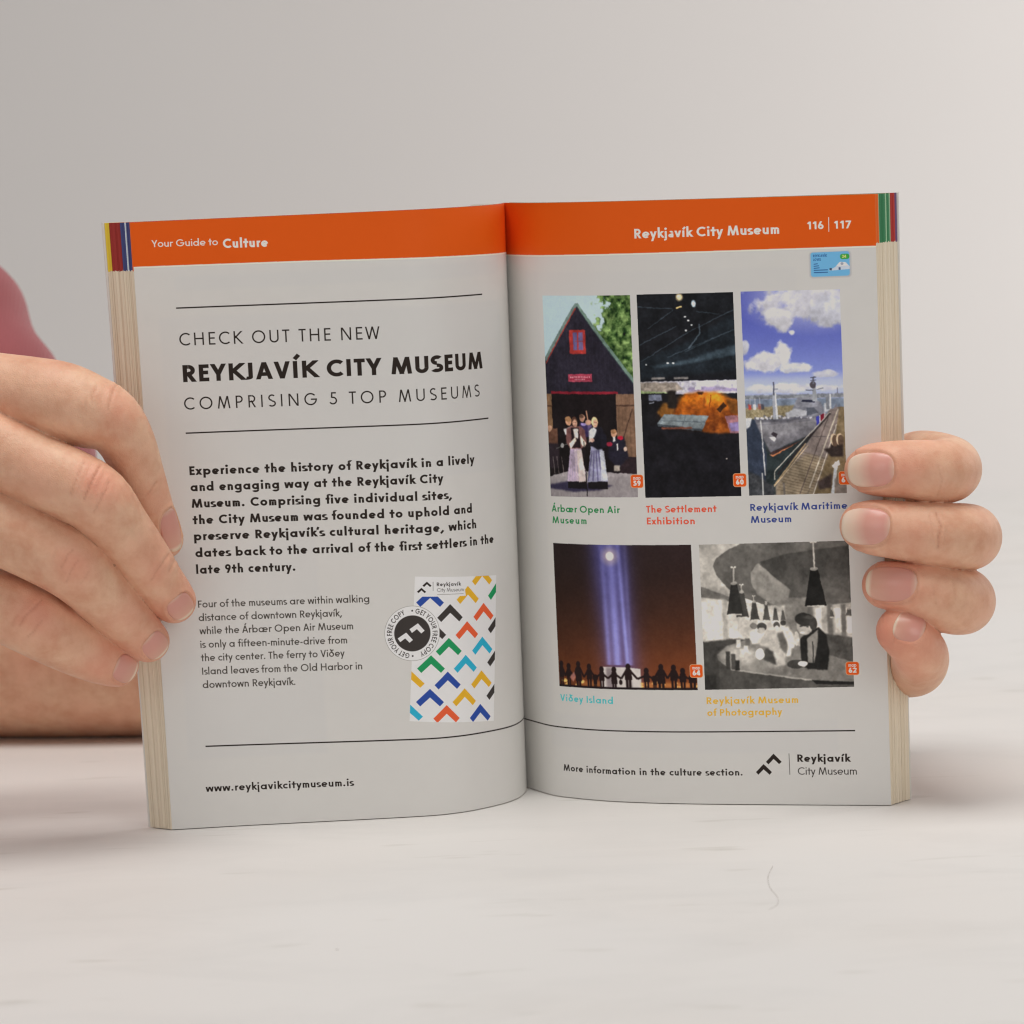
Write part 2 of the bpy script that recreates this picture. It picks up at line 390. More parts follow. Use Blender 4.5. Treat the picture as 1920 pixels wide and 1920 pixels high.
def draw_glyph(cv, P, ox, oy, ux, uy, vx, vy, w, col):
    """glyph units -> mm: origin o, x axis u, y axis v (mm per unit)"""
    c = np.array([(-.6, -.6), (1.8, 1.6)])
    cs = [(ox + a*ux + b*vx, oy + a*uy + b*vy) for a in (-.3, 1.6) for b in (-.45, 1.45)]
    xs = [q[0] for q in cs]; ys = [q[1] for q in cs]
    sl, X, Y = cv.box(min(xs), min(ys), max(xs), max(ys))
    det = ux*vy - uy*vx
    A_ = ((X-ox)*vy - (Y-oy)*vx)/det; B_ = (-(X-ox)*uy + (Y-oy)*ux)/det
    sc = math.sqrt(abs(det))
    d = np.full(X.shape, 9.0)
    for p in P:
        if p[0] == 'L':
            _, x0, y0, x1, y1, lo, hi = p
            e = seg_sdf(A_, B_, x0, y0, x1, y1, w/2)
            if lo is not None: e = np.maximum(e, np.maximum(lo - B_, B_ - hi))
        elif p[0] == 'D':
            e = np.hypot(A_-p[1], B_-p[2]) - p[3]
        else:
            _, cx, cy, rx, ry, a0, a1 = p
            dx, dy = A_-cx, B_-cy
            if abs(a1-a0) >= 360:
                k = np.hypot(dx/rx, dy/ry) + 1e-6
                g = np.hypot(dx/rx**2, dy/ry**2)/k + 1e-6
                e = np.abs((k-1)/g) - w/2
            else:
                k = np.hypot(dx/rx, dy/ry) + 1e-6
                g = np.hypot(dx/rx**2, dy/ry**2)/k + 1e-6
                e = np.abs((k-1)/g) - w/2
                mid = math.radians((a0+a1)/2); half = math.radians((a1-a0)/2)
                an = np.arctan2(dy/ry, dx/rx) - mid
                an = np.abs((an + math.pi) % (2*math.pi) - math.pi)
                rr = np.hypot(dx, dy)
                cut = np.where(an - half < math.pi/2, rr*np.sin(np.clip(an-half, -math.pi/2, math.pi/2)), rr)
                e = np.maximum(e, cut)
        d = np.minimum(d, e)
    cv.blend(sl, np.clip(.5 - d*sc*PXMM, 0, 1), col)

def text(cv, txt, x0, y0, x1, y1, cap, w, col, alt=False, tracked=False):
    """set txt so that its ink runs from x0 to x1 on the baseline y0..y1 (mm)"""
    L, out = layout(txt, w, alt)
    want = math.hypot(x1-x0, y1-y0)/cap
    n = max(1, len(txt)-1)
    if tracked:
        track = (want - L)/n; sx = 1.0
    else:
        sx = want/L; track = 0.0
        if sx > 1.22: sx = 1.22; track = (want - L*sx)/n
        if sx < .80: sx = .80; track = (want - L*sx)/n
    dx, dy = (x1-x0)/(want*cap), (y1-y0)/(want*cap)
    for i, (ch, gx, P) in enumerate(out):
        if P is None: continue
        t = (gx*sx + i*track)*cap
        draw_glyph(cv, P, x0 + dx*t, y0 + dy*t, dx*cap*sx, dy*cap*sx, -dy*cap*.3, cap, w, col)

# ---- painted pictures (normalised coordinates, y down)
class Pic:
    def __init__(s, w, h, top, bot):
        s.w, s.h = w, h
        t = np.linspace(0, 1, h)[:, None, None]
        s.a = np.repeat((np.array(top)/255.*(1-t) + np.array(bot)/255.*t), w, 1).astype(float)
        s.X, s.Y = np.meshgrid((np.arange(w)+.5)/w, (np.arange(h)+.5)/h)
        s.asp = h/w
    def mix(s, m, col):
        m = np.clip(m, 0, 1)[..., None]
        col = np.asarray(col, float)
        if col.max() > 1.01: col = col/255.
        s.a = s.a*(1-m) + col*m
    def poly(s, pts, col, a=1., soft=0):
        m = poly_mask(s.X, s.Y, np.array(pts, float)).astype(float)
        if soft: m = blur(m, soft)
        s.mix(m*a, col)
    def rect(s, x0, y0, x1, y1, col, a=1., soft=0): s.poly([(x0, y0), (x1, y0), (x1, y1), (x0, y1)], col, a, soft)
    def ell(s, cx, cy, rx, ry, col, a=1., soft=.12, rot=0):
        dx, dy = s.X-cx, (s.Y-cy)*s.asp
        ry = ry*s.asp; c, n = math.cos(rot), math.sin(rot)
        d = np.hypot((dx*c+dy*n)/rx, (-dx*n+dy*c)/ry)
        s.mix(np.clip((1-d)/soft+.5, 0, 1)*a, col)
    def line(s, x0, y0, x1, y1, w, col, a=1.):
        d = seg_sdf(s.X, s.Y*s.asp, x0, y0*s.asp, x1, y1*s.asp, w/2)
        s.mix(np.clip(.5-d*s.w, 0, 1)*a, col)
    def noise(s, cells, seed, amp, ratio=1., mask=None):
        n = (vnoise(s.h, s.w, cells, seed, 3, ratio)-.5)*2*amp
        if mask is not None: n = n*mask
        s.a = np.clip(s.a + n[..., None], 0, 1)
    def lin(s, soft=.8, det=.12, warp=1.8, dmask=None):
        h, w = s.h, s.w
        wx = (vnoise(h, w, 34, 901, 2, s.asp)-.5)*warp; wy = (vnoise(h, w, 34, 902, 2, s.asp)-.5)*warp
        yy, xx = np.mgrid[0:h, 0:w]
        a = s.a[np.clip((yy+wy).round().astype(int), 0, h-1), np.clip((xx+wx).round().astype(int), 0, w-1)]
        lum = a.mean(2, keepdims=True)
        dt = ((vnoise(h, w, 10, 903, 4, s.asp)-.5)*1.5 + (vnoise(h, w, 42, 904, 3, s.asp)-.5)*.9)[..., None]
        if dmask is not None: dt = dt*dmask(s)[..., None]
        a = np.clip(a*(1+dt*det*1.6) + dt*det*.10, 0, 1)
        for k in range(3): a[..., k] = blur(a[..., k], soft)
        return np.clip(np.where(a <= .04045, a/12.92, ((a+.055)/1.055)**2.4)/SEEN, 0, .92)

def blur(m, r):
    r = max(1, int(round(r)))
    for ax in (0, 1):
        for _ in range(2):
            k = np.pad(m, [(r, r) if i == ax else (0, 0) for i in range(2)], mode='edge')
            cs = np.cumsum(k, ax)
            n = m.shape[ax]
            if ax == 0: cs = np.vstack([np.zeros((1, m.shape[1])), cs]); m = (cs[2*r+1:2*r+1+n] - cs[:n])/(2*r+1)
            else: cs = np.hstack([np.zeros((m.shape[0], 1)), cs]); m = (cs[:, 2*r+1:2*r+1+n] - cs[:, :n])/(2*r+1)
    return m

def figure(p, x, y0, y1, wd, top, bot, skin=(205, 160, 130), hair=(110, 75, 50), skirt=False):
    """small standing figure inside a printed picture, head top y0, hem y1"""
    H = y1-y0
    p.poly([(x-wd*.5, y0+H*.2), (x+wd*.5, y0+H*.2), (x+wd*.42, y0+H*.5), (x-wd*.42, y0+H*.5)], top, soft=1)
    if skirt: p.poly([(x-wd*.3, y0+H*.45), (x+wd*.3, y0+H*.45), (x+wd*.75, y1), (x-wd*.75, y1)], bot, soft=1)
    else: p.poly([(x-wd*.42, y0+H*.45), (x+wd*.42, y0+H*.45), (x+wd*.36, y1), (x-wd*.36, y1)], bot, soft=1)
    r = H*.07
    p.ell(x, y0+r, r*p.asp*.86, r*1.05, hair); p.ell(x+wd*.03, y0+r*1.3, r*p.asp*.62, r*.8, skin)

def pic_barn():
    p = Pic(330, 640, (160, 186, 196), (186, 198, 196))
    # tree
    n = vnoise(640, 330, 26, 3, 4, 2.); n2 = vnoise(640, 330, 9, 5, 3, 2.)
    edge = .62 + .10*(n2-.5)*4 + np.where(p.Y < .12, (.12-p.Y)*.9, 0) - np.clip(p.Y-.1, 0, .12)*.5
    m = np.clip((p.X-edge)*18 + (n-.5)*5, 0, 1)*(p.Y < .45)
    col = np.array([72, 98, 52])[None, None] + (n[..., None]-.5)*np.array([230, 240, 170])
    p.mix(m, np.clip(col, 12, 215)/255.)
    # gable
    p.poly([(.415, .036), (1.02, .43), (1.02, .50), (0, .50), (0, .315)], (34, 31, 42))
    for k in range(24): p.line(k/24, .05, k/24, .49, .004, (48, 44, 56), .45*float(1))
    # re-cut sky and tree over the boards outside the gable by roof edges
    sky = (p.Y < .315 - p.X*.672) & (p.X < .415)
    p.mix(sky.astype(float), np.array([168, 190, 197])/255.)
    p.mix(((p.Y < .036 + (p.X-.415)*.672) & (p.X >= .415)).astype(float)*(1-m), np.array([172, 193, 199])/255.)
    p.mix(((p.Y < .036 + (p.X-.415)*.672) & (p.X >= .415)).astype(float)*m, np.clip(col, 12, 215)/255.)
    p.line(.415, .04, .0, .32, .035, (96, 116, 112)); p.line(.405, .062, .01, .335, .012, (140, 52, 46))
    p.line(.42, .04, 1.02, .435, .03, (104, 128, 118)); p.line(.42, .055, 1.0, .44, .010, (44, 50, 58))
    # window, sign, beam
    p.rect(.315, .168, .505, .287, (150, 48, 44)); p.rect(.36, .182, .41, .268, (84, 78, 118)); p.rect(.425, .182, .475, .268, (96, 86, 126))
    p.line(.385, .225, .48, .225, .008, (120, 52, 60))
    p.rect(.285, .388, .565, .427, (148, 52, 72)); p.rect(.295, .392, .555, .423, (170, 84, 100)); p.rect(.30, .394, .55, .421, (140, 42, 62))
    for k in range(13): p.rect(.31+k*.018, .398, .32+k*.018, .406, (222, 190, 196), .8)
    for k in range(7): p.rect(.36+k*.018, .411, .372+k*.018, .417, (210, 178, 186), .7)
    p.rect(.06, .475, .83, .487, (120, 28, 42))
    p.rect(.0, .487, 1, .93, (20, 15, 17))
    # doors
    p.rect(0, .487, .065, .80, (122, 94, 68)); p.rect(.0, .545, .07, .552, (70, 48, 36)); p.rect(0, .66, .12, .79, (96, 66, 52), soft=1)
    p.rect(.81, .487, 1, .80, (112, 86, 68)); p.rect(.81, .540, 1, .548, (66, 46, 38)); p.line(.98, .56, .86, .72, .012, (70, 50, 42))
    for k in range(5): p.line(.83+k*.04, .49, .83+k*.04, .80, .003, (84, 62, 50))
    p.rect(.83, .80, 1, .90, (36, 26, 30))
    # ground
    p.poly([(0, .90), (.30, .865), (1, .885), (1, 1), (0, 1)], (136, 130, 132)); p.noise(60, 4, .05, mask=(p.Y > .88).astype(float))
    p.poly([(0, .94), (.25, .92), (.74, .94), (.6, .965), (.3, .975), (0, .96)], (48, 44, 66), soft=2)
    # seated people left and right
    p.ell(.02, .66, .03, .016, (190, 150, 125)); p.rect(.0, .735, .13, .86, (40, 32, 38), soft=2)
    p.line(.10, .76, .25, .735, .008, (90, 90, 88)); p.ell(.175, .745, .022, .013, (170, 170, 170))
    for k in (.05, .10, .16): p.line(k, .80, k+.02, .89, .006, (120, 110, 108))
    p.poly([(.72, .72), (.88, .70), (.92, .80), (.80, .86), (.70, .80)], (28, 26, 38), soft=2)
    p.ell(.775, .683, .032, .020, (196, 150, 122)); p.ell(.772, .672, .032, .012, (150, 110, 78)); p.rect(.765, .70, .785, .722, (210, 208, 205), soft=1)
    p.ell(.84, .705, .03, .010, (170, 30, 52)); p.ell(.72, .735, .035, .010, (140, 34, 56)); p.rect(.80, .735, .812, .765, (215, 212, 210)); p.ell(.89, .76, .02, .012, (190, 165, 150))
    p.rect(.76, .84, .82, .868, (170, 160, 150), soft=1)
    # band behind
    p.ell(.265, .622, .038, .022, (186, 140, 112)); p.ell(.262, .612, .038, .013, (150, 112, 78)); p.poly([(.20, .665), (.30, .645), (.30, .70), (.22, .69)], (222, 220, 222), soft=1)
    p.ell(.43, .605, .032, .020, (176, 134, 112)); p.ell(.42, .597, .026, .010, (90, 66, 54)); p.poly([(.40, .63), (.49, .63), (.50, .70), (.38, .70)], (54, 44, 82), soft=1); p.ell(.445, .637, .035, .008, (150, 136, 190))
    p.line(.48, .57, .50, .63, .014, (160, 120, 96)); p.ell(.50, .628, .035, .014, (176, 138, 118)); p.rect(.49, .64, .54, .69, (96, 82, 124), soft=1)
    # the two singers
    for cx, base, top, hair in ((.335, (176, 160, 178), (150, 110, 96), (64, 44, 36)), (.575, (140, 140, 164), (28, 26, 32), (206, 176, 128))):
        p.poly([(cx-.105, .91), (cx-.11, .957), (cx+.115, .96), (cx+.112, .91)], (20, 17, 20))
        p.poly([(cx-.060, .745), (cx+.065, .745), (cx+.118, .92), (cx-.112, .925)], base)
    for k in range(9): p.line(.30+k*.011-.02, .765, .215+k*.033, .92, .007, (140, 124, 160) if k < 4 else (206, 194, 186), .5)
    p.poly([(.355, .765), (.41, .765), (.445, .92), (.36, .925)], (204, 190, 178), .7)
    for k in range(4): p.line(.53+k*.022, .765, .47+k*.055, .92, .016, (84, 80, 116), .8)
    p.poly([(.615, .765), (.66, .77), (.69, .915), (.62, .92)], (188, 192, 200), .85)
    p.poly([(.235, .66), (.30, .645), (.40, .645), (.455, .665), (.47, .735), (.40, .76), (.28, .76), (.225, .73)], (112, 76, 74), soft=1)
    p.poly([(.29, .655), (.385, .655), (.40, .755), (.29, .755)], (30, 20, 24)); p.poly([(.315, .66), (.38, .66), (.37, .71), (.33, .70)], (226, 214, 206), soft=1)
    p.poly([(.26, .735), (.34, .70), (.35, .72), (.28, .76)], (222, 206, 190), soft=1); p.poly([(.40, .69), (.46, .73), (.44, .755), (.40, .73)], (224, 208, 190), soft=1)
    p.poly([(.50, .665), (.56, .645), (.64, .65), (.70, .70), (.69, .75), (.60, .765), (.51, .74)], (26, 24, 34), soft=1)
    p.poly([(.50, .67), (.56, .65), (.59, .665), (.56, .70), (.50, .73)], (220, 222, 226), soft=1); p.ell(.53, .715, .03, .010, (200, 160, 145))
    for cx, hair in ((.335, (70, 46, 36)), (.57, (214, 186, 140))):
        p.ell(cx, .625, .036, .025, hair); p.ell(cx+.006, .632, .027, .019, (200, 158, 134), soft=.4)
        p.ell(cx-.004, .628, .007, .0025, (90, 62, 54), .8); p.ell(cx+.016, .628, .007, .0025, (90, 62, 54), .8); p.ell(cx+.006, .642, .009, .002, (150, 84, 76), .8)
    p.line(.435, .72, .455, .995, .010, (22, 18, 20)); p.line(.44, .76, .43, .80, .03, (30, 24, 28))
    p.noise(110, 8, .022, 2.)
    return p.lin(1.0, .20, 3.0, lambda s: np.where((s.a[..., 2] > .6) & (s.Y < .35), .06, 1.)*(1-.6*(s.Y > .9)))

def pic_dark():
    p = Pic(320, 660, (20, 22, 26), (20, 20, 26))
    p.poly([(0, .42), (0, .32), (.5, .24), (1, .10), (1, .38)], (24, 30, 36), soft=5)
    p.poly([(.12, .355), (.5, .325), (1, .255), (1, .305), (.5, .345), (.15, .362)], (58, 72, 82), .85, soft=3)
    for a in ((0, .25, .40, .16), (.02, .33, .52, .19), (.52, .19, 1, .085), (.30, .31, 1, .18), (.48, .285, .97, .185), (.0, .06, .38, .075), (.62, .09, .85, .105), (.1, .17, .38, .08)):
        p.line(*a, .008, (62, 74, 84), .75)
    p.line(.64, .15, .64, .20, .014, (70, 82, 92)); p.line(.64, .20, .52, .27, .014, (70, 82, 92))
    p.ell(.445, .018, .03, .016, (250, 224, 170), soft=.8); p.line(.41, .07, .47, .062, .014, (226, 196, 130)); p.ell(.59, .05, .022, .016, (190, 212, 230), soft=.4)
    for x, y in ((.50, .115), (.53, .133), (.56, .155), (.50, .182), (.30, .34), (.355, .338), (.07, .345)): p.ell(x, y, .012, .004, (220, 226, 226))
    p.rect(.12, .407, .26, .418, (130, 126, 124), soft=1); p.rect(.36, .407, .50, .418, (130, 126, 124), soft=1)
    # lower view
    p.rect(0, .428, 1, .492, (186, 184, 196)); p.poly([(0, .43), (.38, .435), (.45, .47), (.3, .483), (0, .478)], (146, 136, 126), soft=2)
    p.noise(50, 31, .10, 2., mask=((p.Y > .43) & (p.Y < .48) & (p.X < .45)).astype(float))
    p.poly([(0, .474), (.3, .482), (.3, .49), (0, .49)], (140, 158, 110), soft=1); p.poly([(.5, .46), (.7, .455), (1, .47), (1, .485), (.5, .482)], (140, 130, 160), soft=2); p.rect(.57, .456, .63, .472, (226, 226, 236))
    p.poly([(0, .492), (.32, .492), (.34, .62), (.1, .70), (0, .75)], (20, 18, 22)); p.rect(0, .64, 1, 1, (20, 19, 24), soft=3); p.rect(0, .487, .30, .62, (18, 17, 20))
    p.rect(.08, .492, .22, .522, (120, 126, 146), soft=1); p.line(.08, .535, .14, .53, .012, (140, 146, 160))
    p.poly([(.16, .58), (.24, .53), (.33, .55), (.36, .6), (.24, .62)], (120, 80, 34), soft=3)
    p.poly([(.33, .60), (.38, .54), (.46, .492), (.60, .482), (.78, .488), (.88, .51), (1, .53), (1, .66), (.70, .68), (.5, .66)], (166, 86, 22), soft=4); p.poly([(.60, .60), (1, .56), (1, .685), (.80, .69), (.64, .68)], (138, 72, 24), soft=3)
    n = vnoise(660, 320, 16, 12, 4, 2.)
    mk = blur(poly_mask(p.X, p.Y, np.array([(.33, .60), (.46, .495), (.78, .49), (1, .53), (1, .66), (.7, .68)])).astype(float), 3)
    p.a = np.clip(p.a + (n-.5)[..., None]*np.array([.75, .50, .20])*mk[..., None], 0, 1)
    p.ell(.78, .52, .09, .03, (222, 138, 34), .75, soft=1.2); p.ell(.50, .52, .09, .022, (206, 118, 26), .6, soft=1.2); p.ell(.60, .60, .28, .05, (112, 54, 16), .55, soft=1.4); p.ell(.66, .535, .012, .035, (112, 56, 18), .6, soft=1.); p.line(.47, .56, .60, .575, .012, (120, 62, 20), .6)
    p.line(.80, .58, .87, .545, .045, (44, 28, 20), .9); p.line(.71, .56, .73, .50, .012, (120, 60, 16)); p.poly([(.58, .483), (.66, .483), (.64, .50), (.60, .497)], (60, 36, 20), soft=1)
    p.rect(.28, .472, .37, .56, (30, 26, 24), soft=2)
    p.poly([(.88, .52), (1, .53), (1, .60), (.93, .59)], (110, 66, 26), soft=2)
    p.poly([(.16, .635), (.24, .588), (.70, .600), (.63, .668)], (106, 116, 122)); p.poly([(.19, .640), (.25, .594), (.68, .605), (.61, .66)], (122, 132, 136))
    p.line(.2, .62, .66, .632, .007, (80, 90, 98)); p.line(.46, .595, .42, .65, .006, (86, 96, 104)); p.poly([(.16, .635), (.63, .668), (.62, .678), (.17, .648)], (60, 66, 72))
    p.rect(.2, .655, .52, .664, (116, 66, 50), soft=1)
    p.poly([(.86, .603), (1, .603), (1, .69), (.91, .69)], (150, 110, 130), .8); p.poly([(.90, .64), (1, .635), (1, .68), (.92, .68)], (116, 110, 160), .8)
    p.ell(.87, .815, .008, .003, (210, 200, 190)); p.noise(80, 14, .012, 2.)
    return p.lin(1.3, .26, 4.0)

def pic_ship():
    w, h = 330, 670
    p = Pic(w, h, (74, 82, 158), (126, 140, 196))
    t = np.clip(p.Y/.5, 0, 1)
    p.a = (np.array([70, 78, 160])/255.)*(1-t[..., None]**1.5) + (np.array([140, 154, 206])/255.)*t[..., None]**1.5
    n = vnoise(h, w, 5, 41, 5, 2.); n2 = vnoise(h, w, 14, 42, 4, 2.)
    def cloud(cx, cy, rx, ry, col, seed, k=1.0):
        nn = vnoise(h, w, 7, seed, 5, 2.)
        d = 1 - np.hypot((p.X-cx)/rx, (p.Y-cy)/ry)
        m = np.clip((d + (nn-.5)*1.5)*3.2, 0, 1)*k
        sh = np.clip(.92 + (n2-.5)*.30 - np.clip((p.Y-cy)/ry, 0, 1)*.10, 0, 1)
        p.mix(m, (np.array(col)/255.)[None, None]*sh[..., None])
    p.ell(.72, .03, .50, .12, (188, 190, 210), .8, soft=1.3); cloud(.62, .05, .46, .13, (204, 204, 214), 51); cloud(.36, .13, .18, .07, (214, 214, 222), 52); cloud(.85, .10, .22, .07, (200, 202, 214), 53)
    cloud(.50, .205, .05, .02, (210, 210, 222), 54)
    cloud(.24, .345, .20, .045, (214, 214, 222), 55); cloud(.40, .31, .10, .06, (226, 226, 230), 56); cloud(.50, .38, .22, .03, (210, 212, 222), 57)
    cloud(.02, .27, .05, .035, (206, 208, 220), 58); cloud(.82, .41, .16, .02, (200, 202, 216), 59)
    p.rect(0, .42, 1, .51, (196, 200, 214), .55, soft=12)
    cloud(.3, .475, .4, .03, (222, 222, 226), 60, .8); cloud(.85, .48, .3, .02, (212, 212, 220), 61, .8)
    # far shore and harbour
    p.rect(0, .508, 1, .53, (120, 124, 130), soft=2); p.noise(50, 62, .16, 2., mask=((p.Y > .505) & (p.Y < .535)).astype(float))
    p.rect(0, .532, 1, .62, (112, 124, 142)); p.poly([(0, .57), (.5, .56), (.5, .62), (0, .64)], (128, 118, 92), soft=2); p.noise(70, 63, .14, 2., mask=((p.Y > .565) & (p.Y < .62) & (p.X < .5)).astype(float))
    for x, c in ((.03, (190, 70, 60)), (.08, (220, 220, 224)), (.13, (150, 90, 80)), (.16, (70, 70, 80))): p.rect(x, .552, x+.03, .577, c, soft=1)
    for x in (.05, .1, .15): p.line(x, .52, x, .56, .005, (200, 200, 206))
    p.rect(0, .625, 1, 1, (38, 46, 48)); p.poly([(0, .625), (.14, .63), (.2, .8), (.16, 1), (0, 1)], (46, 54, 70), soft=2)
    # far white boat
    p.poly([(0, .62), (.06, .62), (.04, .66), (0, .675)], (206, 208, 212), soft=1)
    # ship hull
    p.poly([(.08, .618), (.16, .632), (.86, .605), (.93, .555), (.93, .60), (.68, .70), (.40, .755), (.24, .79), (.14, .69)], (104, 104, 114), soft=1)
    p.poly([(.10, .64), (.70, .625), (.82, .60), (.70, .69), (.235, .78)], (128, 127, 132), .9, soft=4); p.poly([(.14, .70), (.235, .78), (.70, .69), (.76, .64), (.5, .69), (.3, .72)], (104, 103, 110), .7, soft=7); p.poly([(.085, .62), (.40, .632), (.80, .603), (.80, .612), (.40, .645), (.10, .64)], (84, 84, 92), .8, soft=1); p.line(.12, .655, .70, .635, .012, (96, 96, 106), .5)
    p.poly([(.21, .775), (.24, .79), (.55, .735), (.70, .69), (.68, .705), (.26, .812)], (60, 44, 44)); p.poly([(.225, .80), (.26, .812), (.52, .745), (.26, .803)], (196, 124, 84))
    p.poly([(.245, .70), (.275, .69), (.32, .70), (.30, .72)], (46, 40, 46)); p.poly([(.225, .715), (.29, .715), (.30, .725), (.28, .738)], (226, 226, 228), soft=1)
    for k in range(40): p.ell(.10+k*.015, .618+random.uniform(-.006, .006), .012, .006, (200, 200, 208) if k % 3 else (90, 92, 104), .8)
    # deckhouse, guns, masts
    p.poly([(.48, .575), (.53, .545), (.60, .535), (.76, .545), (.80, .58), (.80, .61), (.60, .625), (.48, .60)], (112, 114, 124), soft=1)
    p.poly([(.50, .555), (.54, .525), (.70, .520), (.76, .552), (.72, .572), (.52, .572)], (126, 128, 138)); p.poly([(.58, .536), (.71, .537), (.71, .551), (.57, .545)], (36, 38, 54))
    p.poly([(.40, .60), (.50, .578), (.62, .59), (.62, .615), (.42, .62)], (160, 162, 168), soft=1); p.poly([(.62, .575), (.70, .575), (.74, .60), (.62, .615)], (74, 78, 88))
    p.poly([(.80, .555), (.85, .55), (.88, .59), (.80, .60)], (176, 180, 186), soft=1); p.rect(.82, .515, .855, .585, (120, 124, 132)); p.line(.865, .51, .865, .585, .015, (196, 200, 206))
    p.poly([(.28, .50), (.305, .50), (.325, .628), (.28, .628)], (150, 154, 164)); p.poly([(.305, .50), (.318, .50), (.33, .628), (.31, .628)], (206, 210, 214)); p.line(.298, .445, .295, .51, .014, (70, 74, 90)); p.line(.29, .48, .34, .48, .006, (90, 94, 110))
    p.poly([(.69, .47), (.72, .47), (.735, .545), (.685, .545)], (136, 140, 146)); p.ell(.695, .463, .032, .018, (70, 66, 72)); p.line(.70, .425, .70, .46, .02, (96, 98, 110)); p.line(.67, .428, .73, .426, .008, (60, 62, 74)); p.line(.67, .443, .73, .44, .006, (60, 62, 74))
    p.line(.62, .488, .70, .492, .010, (92, 96, 104)); p.line(.73, .487, .80, .480, .010, (110, 114, 120))
    p.line(.94, .48, .94, .51, .008, (90, 94, 106))
    # flag stripes on the hull
    p.poly([(.715, .62), (.745, .615), (.745, .66), (.72, .67)], (60, 64, 160)); p.poly([(.748, .614), (.758, .613), (.758, .652), (.748, .656)], (214, 206, 216)); p.poly([(.76, .612), (.795, .605), (.795, .63), (.76, .65)], (120, 30, 48)); p.poly([(.797, .604), (.81, .60), (.81, .625), (.797, .632)], (190, 172, 176))
    # pier
    p.poly([(.93, .575), (1, .575), (1, 1), (.55, 1), (.72, .84)], (112, 98, 74)); p.noise(26, 64, .07, 2., mask=((p.X > .75) & (p.Y > .6)).astype(float))
    p.poly([(.86, .585), (.955, .575), (.90, .72), (.66, 1), (.28, 1), (.28, .955), (.62, .745)], (120, 110, 106), soft=1)
    p.poly([(.44, .86), (.60, .80), (.80, .83), (.66, 1), (.28, 1), (.28, .955)], (126, 114, 96), soft=4)
    for k in range(16):
        y = .80 + k*.0125; p.line(.60-(y-.74)*1.25, y-.015, .86-(y-.74)*.95, y+.028, .006, (84, 72, 56), .75)
    p.line(.60, .715, .86, .72, .008, (84, 78, 78)); p.line(.84, .62, .52, 1.0, .010, (70, 60, 58), .8); p.line(.80, .745, .60, 1.0, .008, (84, 76, 70), .7)
    p.line(.94, .585, .62, .97, .014, (176, 168, 154)); p.line(.92, .66, .66, 1.0, .008, (206, 200, 188)); p.line(.86, .60, .27, .885, .010, (190, 186, 176)); p.line(.27, .885, .27, .925, .010, (190, 186, 176)); p.line(.60, .75, .26, .955, .016, (160, 138, 108)); p.line(.86, .605, .30, .90, .018, (40, 34, 36), .8)
    p.line(.26, .96, .62, .76, .006, (206, 186, 150))
    for x in (.89, .95): p.line(x, .72, x-.02, .80, .05, (40, 32, 30)); 
    for x in (.885, .945): p.ell(x, .735, .035, .030, (196, 176, 150)); p.ell(x+.012, .742, .030, .030, (84, 68, 56))
    p.poly([(.78, .78), (.98, .76), (.98, .82), (.86, .82)], (44, 36, 34), soft=2)
    p.line(.905, .845, .855, 1.0, .035, (186, 192, 196)); p.poly([(.86, .86), (.93, .835), (.94, .86), (.87, .875)], (200, 204, 206)); p.poly([(.70, .94), (.86, .90), (.84, .97), (.72, .98)], (60, 50, 48), soft=3); p.poly([(.88, .93), (1, .90), (1, 1), (.88, 1)], (112, 104, 98), soft=3)
    p.poly([(.0, .88), (.10, .90), (.26, .96), (.26, 1), (0, 1)], (60, 62, 66), soft=3); p.noise(40, 65, .06, 2., mask=((p.X < .28) & (p.Y > .88)).astype(float))
    p.line(.15, .63, .175, .905, .012, (196, 196, 196)); p.line(.145, .89, .145, 1.0, .012, (196, 198, 196)); p.line(.36, .94, .365, 1.0, .02, (96, 90, 84))
    p.noise(120, 66, .02, 2.)
    return p.lin(1.0, .20, 2.2, lambda s: np.clip((s.Y-.5)*30, .06, 1))

